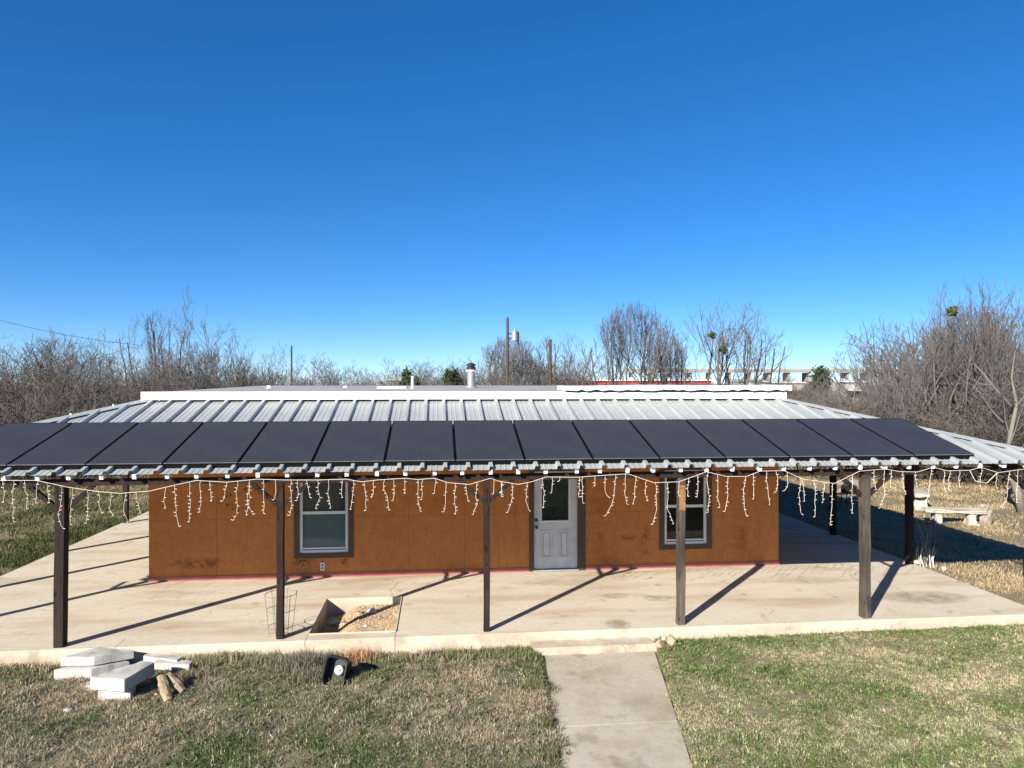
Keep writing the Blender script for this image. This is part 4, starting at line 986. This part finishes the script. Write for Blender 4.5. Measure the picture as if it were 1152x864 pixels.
# leaning pale trunk at the right edge
bp = onz(1150, 577, -.12); t = thing('leaning_tree', 'pale grey leaning tree trunk at the right edge beside the porch corner', 'tree', tuple(bp))
mb = MB(); tp = [Vector(bp)+Vector((0, 0, -.1))]
for u, v, dd in ((1146, 556, 0), (1138, 535, .1), (1134, 512, .3), (1137, 485, .5), (1144, 455, .7), (1138, 425, .9), (1142, 395, 1.1)): tp.append(Vector(CAM+ray(u, v)*(np.dot(bp-CAM, (math.sin(YAW), math.cos(YAW), 0))+dd)))
mb.tube(tp, [.14, .12, .10, .085, .07, .05, .03, .012], 9); mb.build('trunk', M['bark_pale'], t, smooth=True)
rg = np.random.default_rng(55); segs = []
for j, q in ((3, .12), (4, .1), (5, .08)):
    for s in grow_tree(rg, 3.0, 3, .8, 3, .9, .08, .2, .05): segs.append((s[0]+np.array(tp[j])-np.array(bp)+np.array((0, 0, .1)), s[1]+np.array(tp[j])-np.array(bp)+np.array((0, 0, .1)), s[2], s[3], s[4]))
np_obj('crown', seg_mesh('crown', segs, 3), M['twig'], t)
# brush
for i in range(110):
    u = 880+330*(i+random.random())/110; d = random.choice((31, 34, 38, 43, 50, 58))*random.uniform(.95, 1.06)
    if u > 1040: d = random.choice((30, 33, 36, 40))*random.uniform(.97, 1.05)
    v = random.uniform(440, 458)-(8 if u > 1000 else 0); x, y = at_ud(u, d)
    place(random.choice(SH), x, y, max(1.5, h_for(v, d)-.35), 'brush_shrub', 'tangled leafless brush in the thicket right of the house', 'shrub', 'brush in the right thicket', None, 1.1)
for i in range(75):
    u = -80+520*(i+random.random())/75; d = random.choice((30, 33, 37, 42, 50))*random.uniform(.95, 1.06)
    if u > 170: d *= 1.4
    v = random.uniform(418, 446); x, y = at_ud(u, d)
    place(random.choice(SH), x, y, max(1.2, h_for(v, d)-.35), 'brush_shrub', 'leafless understory brush in the thicket left of the house', 'shrub', 'brush in the left thicket', None, 1.05)
for i in range(16):
    u = 828+85*(i+random.random())/16; d = random.uniform(52, 80); v = random.uniform(424, 431); x, y = at_ud(u, d)
    place(random.choice(SH), x, y, h_for(v, d)-.35, 'brush_shrub', 'low distant brush in front of the pale buildings under the overpass', 'shrub', 'brush before the overpass', None, .9)
for i in range(22):
    if i < 13: u = -400+320*(i+random.random())/13; v = 390; g_ = ('bare grey tree in the dense leafless thicket left of the house', 'bare trees of the left thicket')
    else: u = 1210+200*(i-13+random.random())/9; v = 365; g_ = ('bare branching tree in the thicket right of the house', 'bare trees of the right thicket')
    d = random.uniform(30, 44); x, y = at_ud(u, d); place(random.choice(T+TD), x, y, h_for(v+random.uniform(-8, 12), d), 'bare_tree', g_[0], 'tree', g_[1])
# evergreens
def evergreen(u, d, vt, wpx, label):
    x, y = at_ud(u, d); Hh = h_for(vt, d)+.3; wr = wpx/2/FPX*d; t = thing('evergreen_tree', label, 'tree', (x, y, -.35))
    MB().tube([(x, y, -.4), (x+.05, y, Hh*.5)], [.16, .08], 7).build('trunk', M['bark'], t)
    V = [leafball(None, 700, (random.uniform(-.5, .5)*wr, random.uniform(-.5, .5)*wr, Hh*random.uniform(.35, .78)), (wr*.55, wr*.55, Hh*.25), .13) for _ in range(9)]
    V.append(leafball(None, 1600, (0, 0, Hh*.55), (wr*.8, wr*.8, Hh*.42), .15))
    np_obj('crown', leaf_mesh('crown', np.concatenate(V)), M['evergreen'], t)
evergreen(921, 80, 411.5, 30, 'dark rounded evergreen standing before the overpass at right')
evergreen(461, 70, 410, 27, 'dark bushy evergreen behind the roof, left of flue')
evergreen(510, 80, 414, 26, 'low dark evergreen behind the roof between the flue and left pipe')
# far woodland belt: one mass
fs = []; rg = np.random.default_rng(77); lite = [grow_tree(np.random.default_rng(500+i), 6.0, 3, .5, 3, .75, .08, .2, .09, .3, .02) for i in range(4)]
for i in range(330):
    u = rg.uniform(-120, 1290); d = rg.uniform(95, 230); x, y = at_ud(u, d); s = lite[i % 4]; ca, sa = math.cos(i), math.sin(i)
    k = rg.uniform(.72, 1.0)*(.88 if 660 < u < 960 else 1)
    Rz = np.array(((ca, -sa, 0), (sa, ca, 0), (0, 0, 1)))*k; o = np.array((x, y, -.4)); m_ = np.diag((1.5, 1.5, 1))
    for q in s[::2]: fs.append((m_ @ Rz @ q[0]+o, m_ @ Rz @ q[1]+o, q[2]*1.5, q[3]*1.5, 0))
for i in range(170):
    u = rg.uniform(630, 985); d = rg.uniform(110, 300); x, y = at_ud(u, d); q0 = lite[i % 4]; ca, sa = math.cos(i*1.7), math.sin(i*1.7); k = rg.uniform(.55, .85)*(1+(d-110)/400)
    Rz = np.array(((ca, -sa, 0), (sa, ca, 0), (0, 0, 1)))*k; o = np.array((x, y, -.4)); m_ = np.diag((1.8, 1.8, .95))
    for q in q0[::2]: fs.append((m_ @ Rz @ q[0]+o, m_ @ Rz @ q[1]+o, q[2]*1.7, q[3]*1.7, 0))
tag(np_obj('far_woodland', seg_mesh('far_woodland', fs, 3), M['twig_dark']), 'far belt of leafless scrub along the horizon', 'woodland', kind='stuff')

# ------------------------------------------------------------------ far things
def upole(u, v, d, r_, label, transformer=False):
    x, y = at_ud(u, d); top = 3.8651+(432-v)/FPX*d; t = thing('utility_pole', label, 'utility pole', (x, y, -.4))
    MB().tube([(x, y, -.5), (x, y, top)], [r_*1.2, r_*.85], 9).build('pole', M['pole_wood'], t)
    if transformer:
        tz = 3.8651+(432-378)/FPX*d; MB().lathe((x+.62, y-.1, tz-.45), [(.24, 0), (.28, .05), (.28, .82), (.2, .92), (.07, .95), (.07, 1.1)], 14).build('transformer', M['metal_grey'], t)
        MB().bar((x, y, tz+.2), (x+.45, y-.05, tz+.2), .09, .09).bar((x, y, tz-.2), (x+.45, y-.05, tz-.2), .09, .09).build('bracket', M['metal_dark'], t)
        MB().tube([(x+.95, y-.1, tz+.35), (x+.95, y-.1, tz-.75)], .05, 7).build('fuse_cutout', M['metal_dark'], t)
        MB().lathe((x, y, top), [(.06, 0), (.09, .08), (.05, .22)], 10).build('insulator', M['bark_pale'], t)
    return x, y, top
tp_ = upole(571, 358, 62, .13, 'tall dark utility pole with a grey transformer behind the roof', True)
upole(619, 382, 62, .15, 'shorter plain dark pole right of the transformer pole')
upole(328, 389, 44, .06, 'thin dark pole standing in the left thicket behind roof')
upole(1111.5, 351, 33, .075, 'brown pole standing among the bare trees at right')
a = far(-30, 352, 60); b = far(156, 388, 60); mb = MB(); pts = []
for i in range(17):
    f = i/16; p = a+(b-a)*f; p[2] -= .35*4*f*(1-f); pts.append(p)
tag(mb.tube(pts, .016, 5).build('power_line', M['metal_dark']), 'thin power line sloping down over the left thicket', 'power line')
def building(u0, u1, vt, vr, d, wall, roofm, label, dep=10, zslope=.6):
    x0, y0 = at_ud(u0, d); x1, y1 = at_ud(u1, d); hw_ = 3.8651+(432-vt)/FPX*d; t = thing('building', label, 'building', ((x0+x1)/2, (y0+y1)/2, -.4))
    dx, dy = x1-x0, y1-y0; L = math.hypot(dx, dy); nx_, ny_ = -dy/L*dep, dx/L*dep
    MB().prism([(x0, y0), (x1, y1), (x1+nx_, y1+ny_), (x0+nx_, y0+ny_)], -.5, hw_).build('wall', M[wall], t)
    hr = 3.8651+(432-vr)/FPX*d; e = .35
    P = [(x0-dx/L*e-nx_/dep*e, y0-dy/L*e-ny_/dep*e), (x1+dx/L*e-nx_/dep*e, y1+dy/L*e-ny_/dep*e), (x1+dx/L*e+nx_, y1+dy/L*e+ny_), (x0-dx/L*e+nx_, y0-dy/L*e+ny_)]
    MB().prism(P, [hw_+.01, hw_+.01, hr-.12, hr-.12], [hw_+.16, hw_+.16, hr, hr]).build('roof', M[roofm], t)
    # door and window openings
    for f in (.22, .5, .78):
        px, py = x0+dx*f-nx_/dep*.02, y0+dy*f-ny_/dep*.02; ux, uy = dx/L*.6, dy/L*.6
        MB().prism([(px-ux, py-uy), (px+ux, py+uy), (px+ux+nx_/dep*.015, py+uy+ny_/dep*.015), (px-ux+nx_/dep*.015, py-uy+ny_/dep*.015)], hw_-2.3, hw_-1.3).build('window', M['dark_room'], t)
building(672, 800, 428.5, 424, 95, 'red_metal', 'roof_white', 'long red building with a pale roof behind right part of roof')
building(636, 668, 431, 428, 100, 'red_metal', 'red_metal', 'short red building left of the long red one behind roof')
building(838, 868, 429, 426.5, 130, 'pale_wall', 'bridge_concrete', 'small pale building below the overpass')
building(880, 904, 431, 428.5, 120, 'pale_wall', 'roof_white', 'low white building left of the rounded evergreen')
building(952, 972, 430, 424, 105, 'pale_wall', 'roof_white', 'little white house glimpsed among the brush right of evergreen')
building(437, 449, 428, 424, 120, 'pale_wall', 'roof_white', 'small white shed far behind the roof beside the dark evergreen')
# overpass
A = CAM+ray(700, 432)*330; Bq = CAM+ray(1130, 432)*330; t = thing('overpass', 'long grey highway overpass on piers crossing the horizon at right', 'bridge', (*((A+Bq)/2)[:2], -.4))
d = (Bq-A); L = np.linalg.norm(d); d /= L; nn = np.array((-d[1], d[0], 0))*5
zt_ = 3.8651+(432-416.5)/FPX*330
MB().prism([A[:2]-nn[:2], Bq[:2]-nn[:2], Bq[:2]+nn[:2], A[:2]+nn[:2]], zt_-.9, zt_-.3).build('deck', M['bridge_concrete'], t)
MB().prism([A[:2]-nn[:2]*1.02, Bq[:2]-nn[:2]*1.02, Bq[:2]-nn[:2]*.97, A[:2]-nn[:2]*.97], zt_-.29, zt_+.5).build('parapet', M['bridge_concrete'], t)
k = 0
while k*9+4 < L:
    c = A+d*(k*9+4); MB().prism([c[:2]-d[:2]*.4-nn[:2]*.7, c[:2]+d[:2]*.4-nn[:2]*.7, c[:2]+d[:2]*.4+nn[:2]*.7, c[:2]-d[:2]*.4+nn[:2]*.7], -.5, zt_-1.21).build('pier', M['bridge_concrete'], t); k += 1
print('protos', [p['n'] for p in T+TD+TB+SH], 'objects', len(bpy.data.objects))
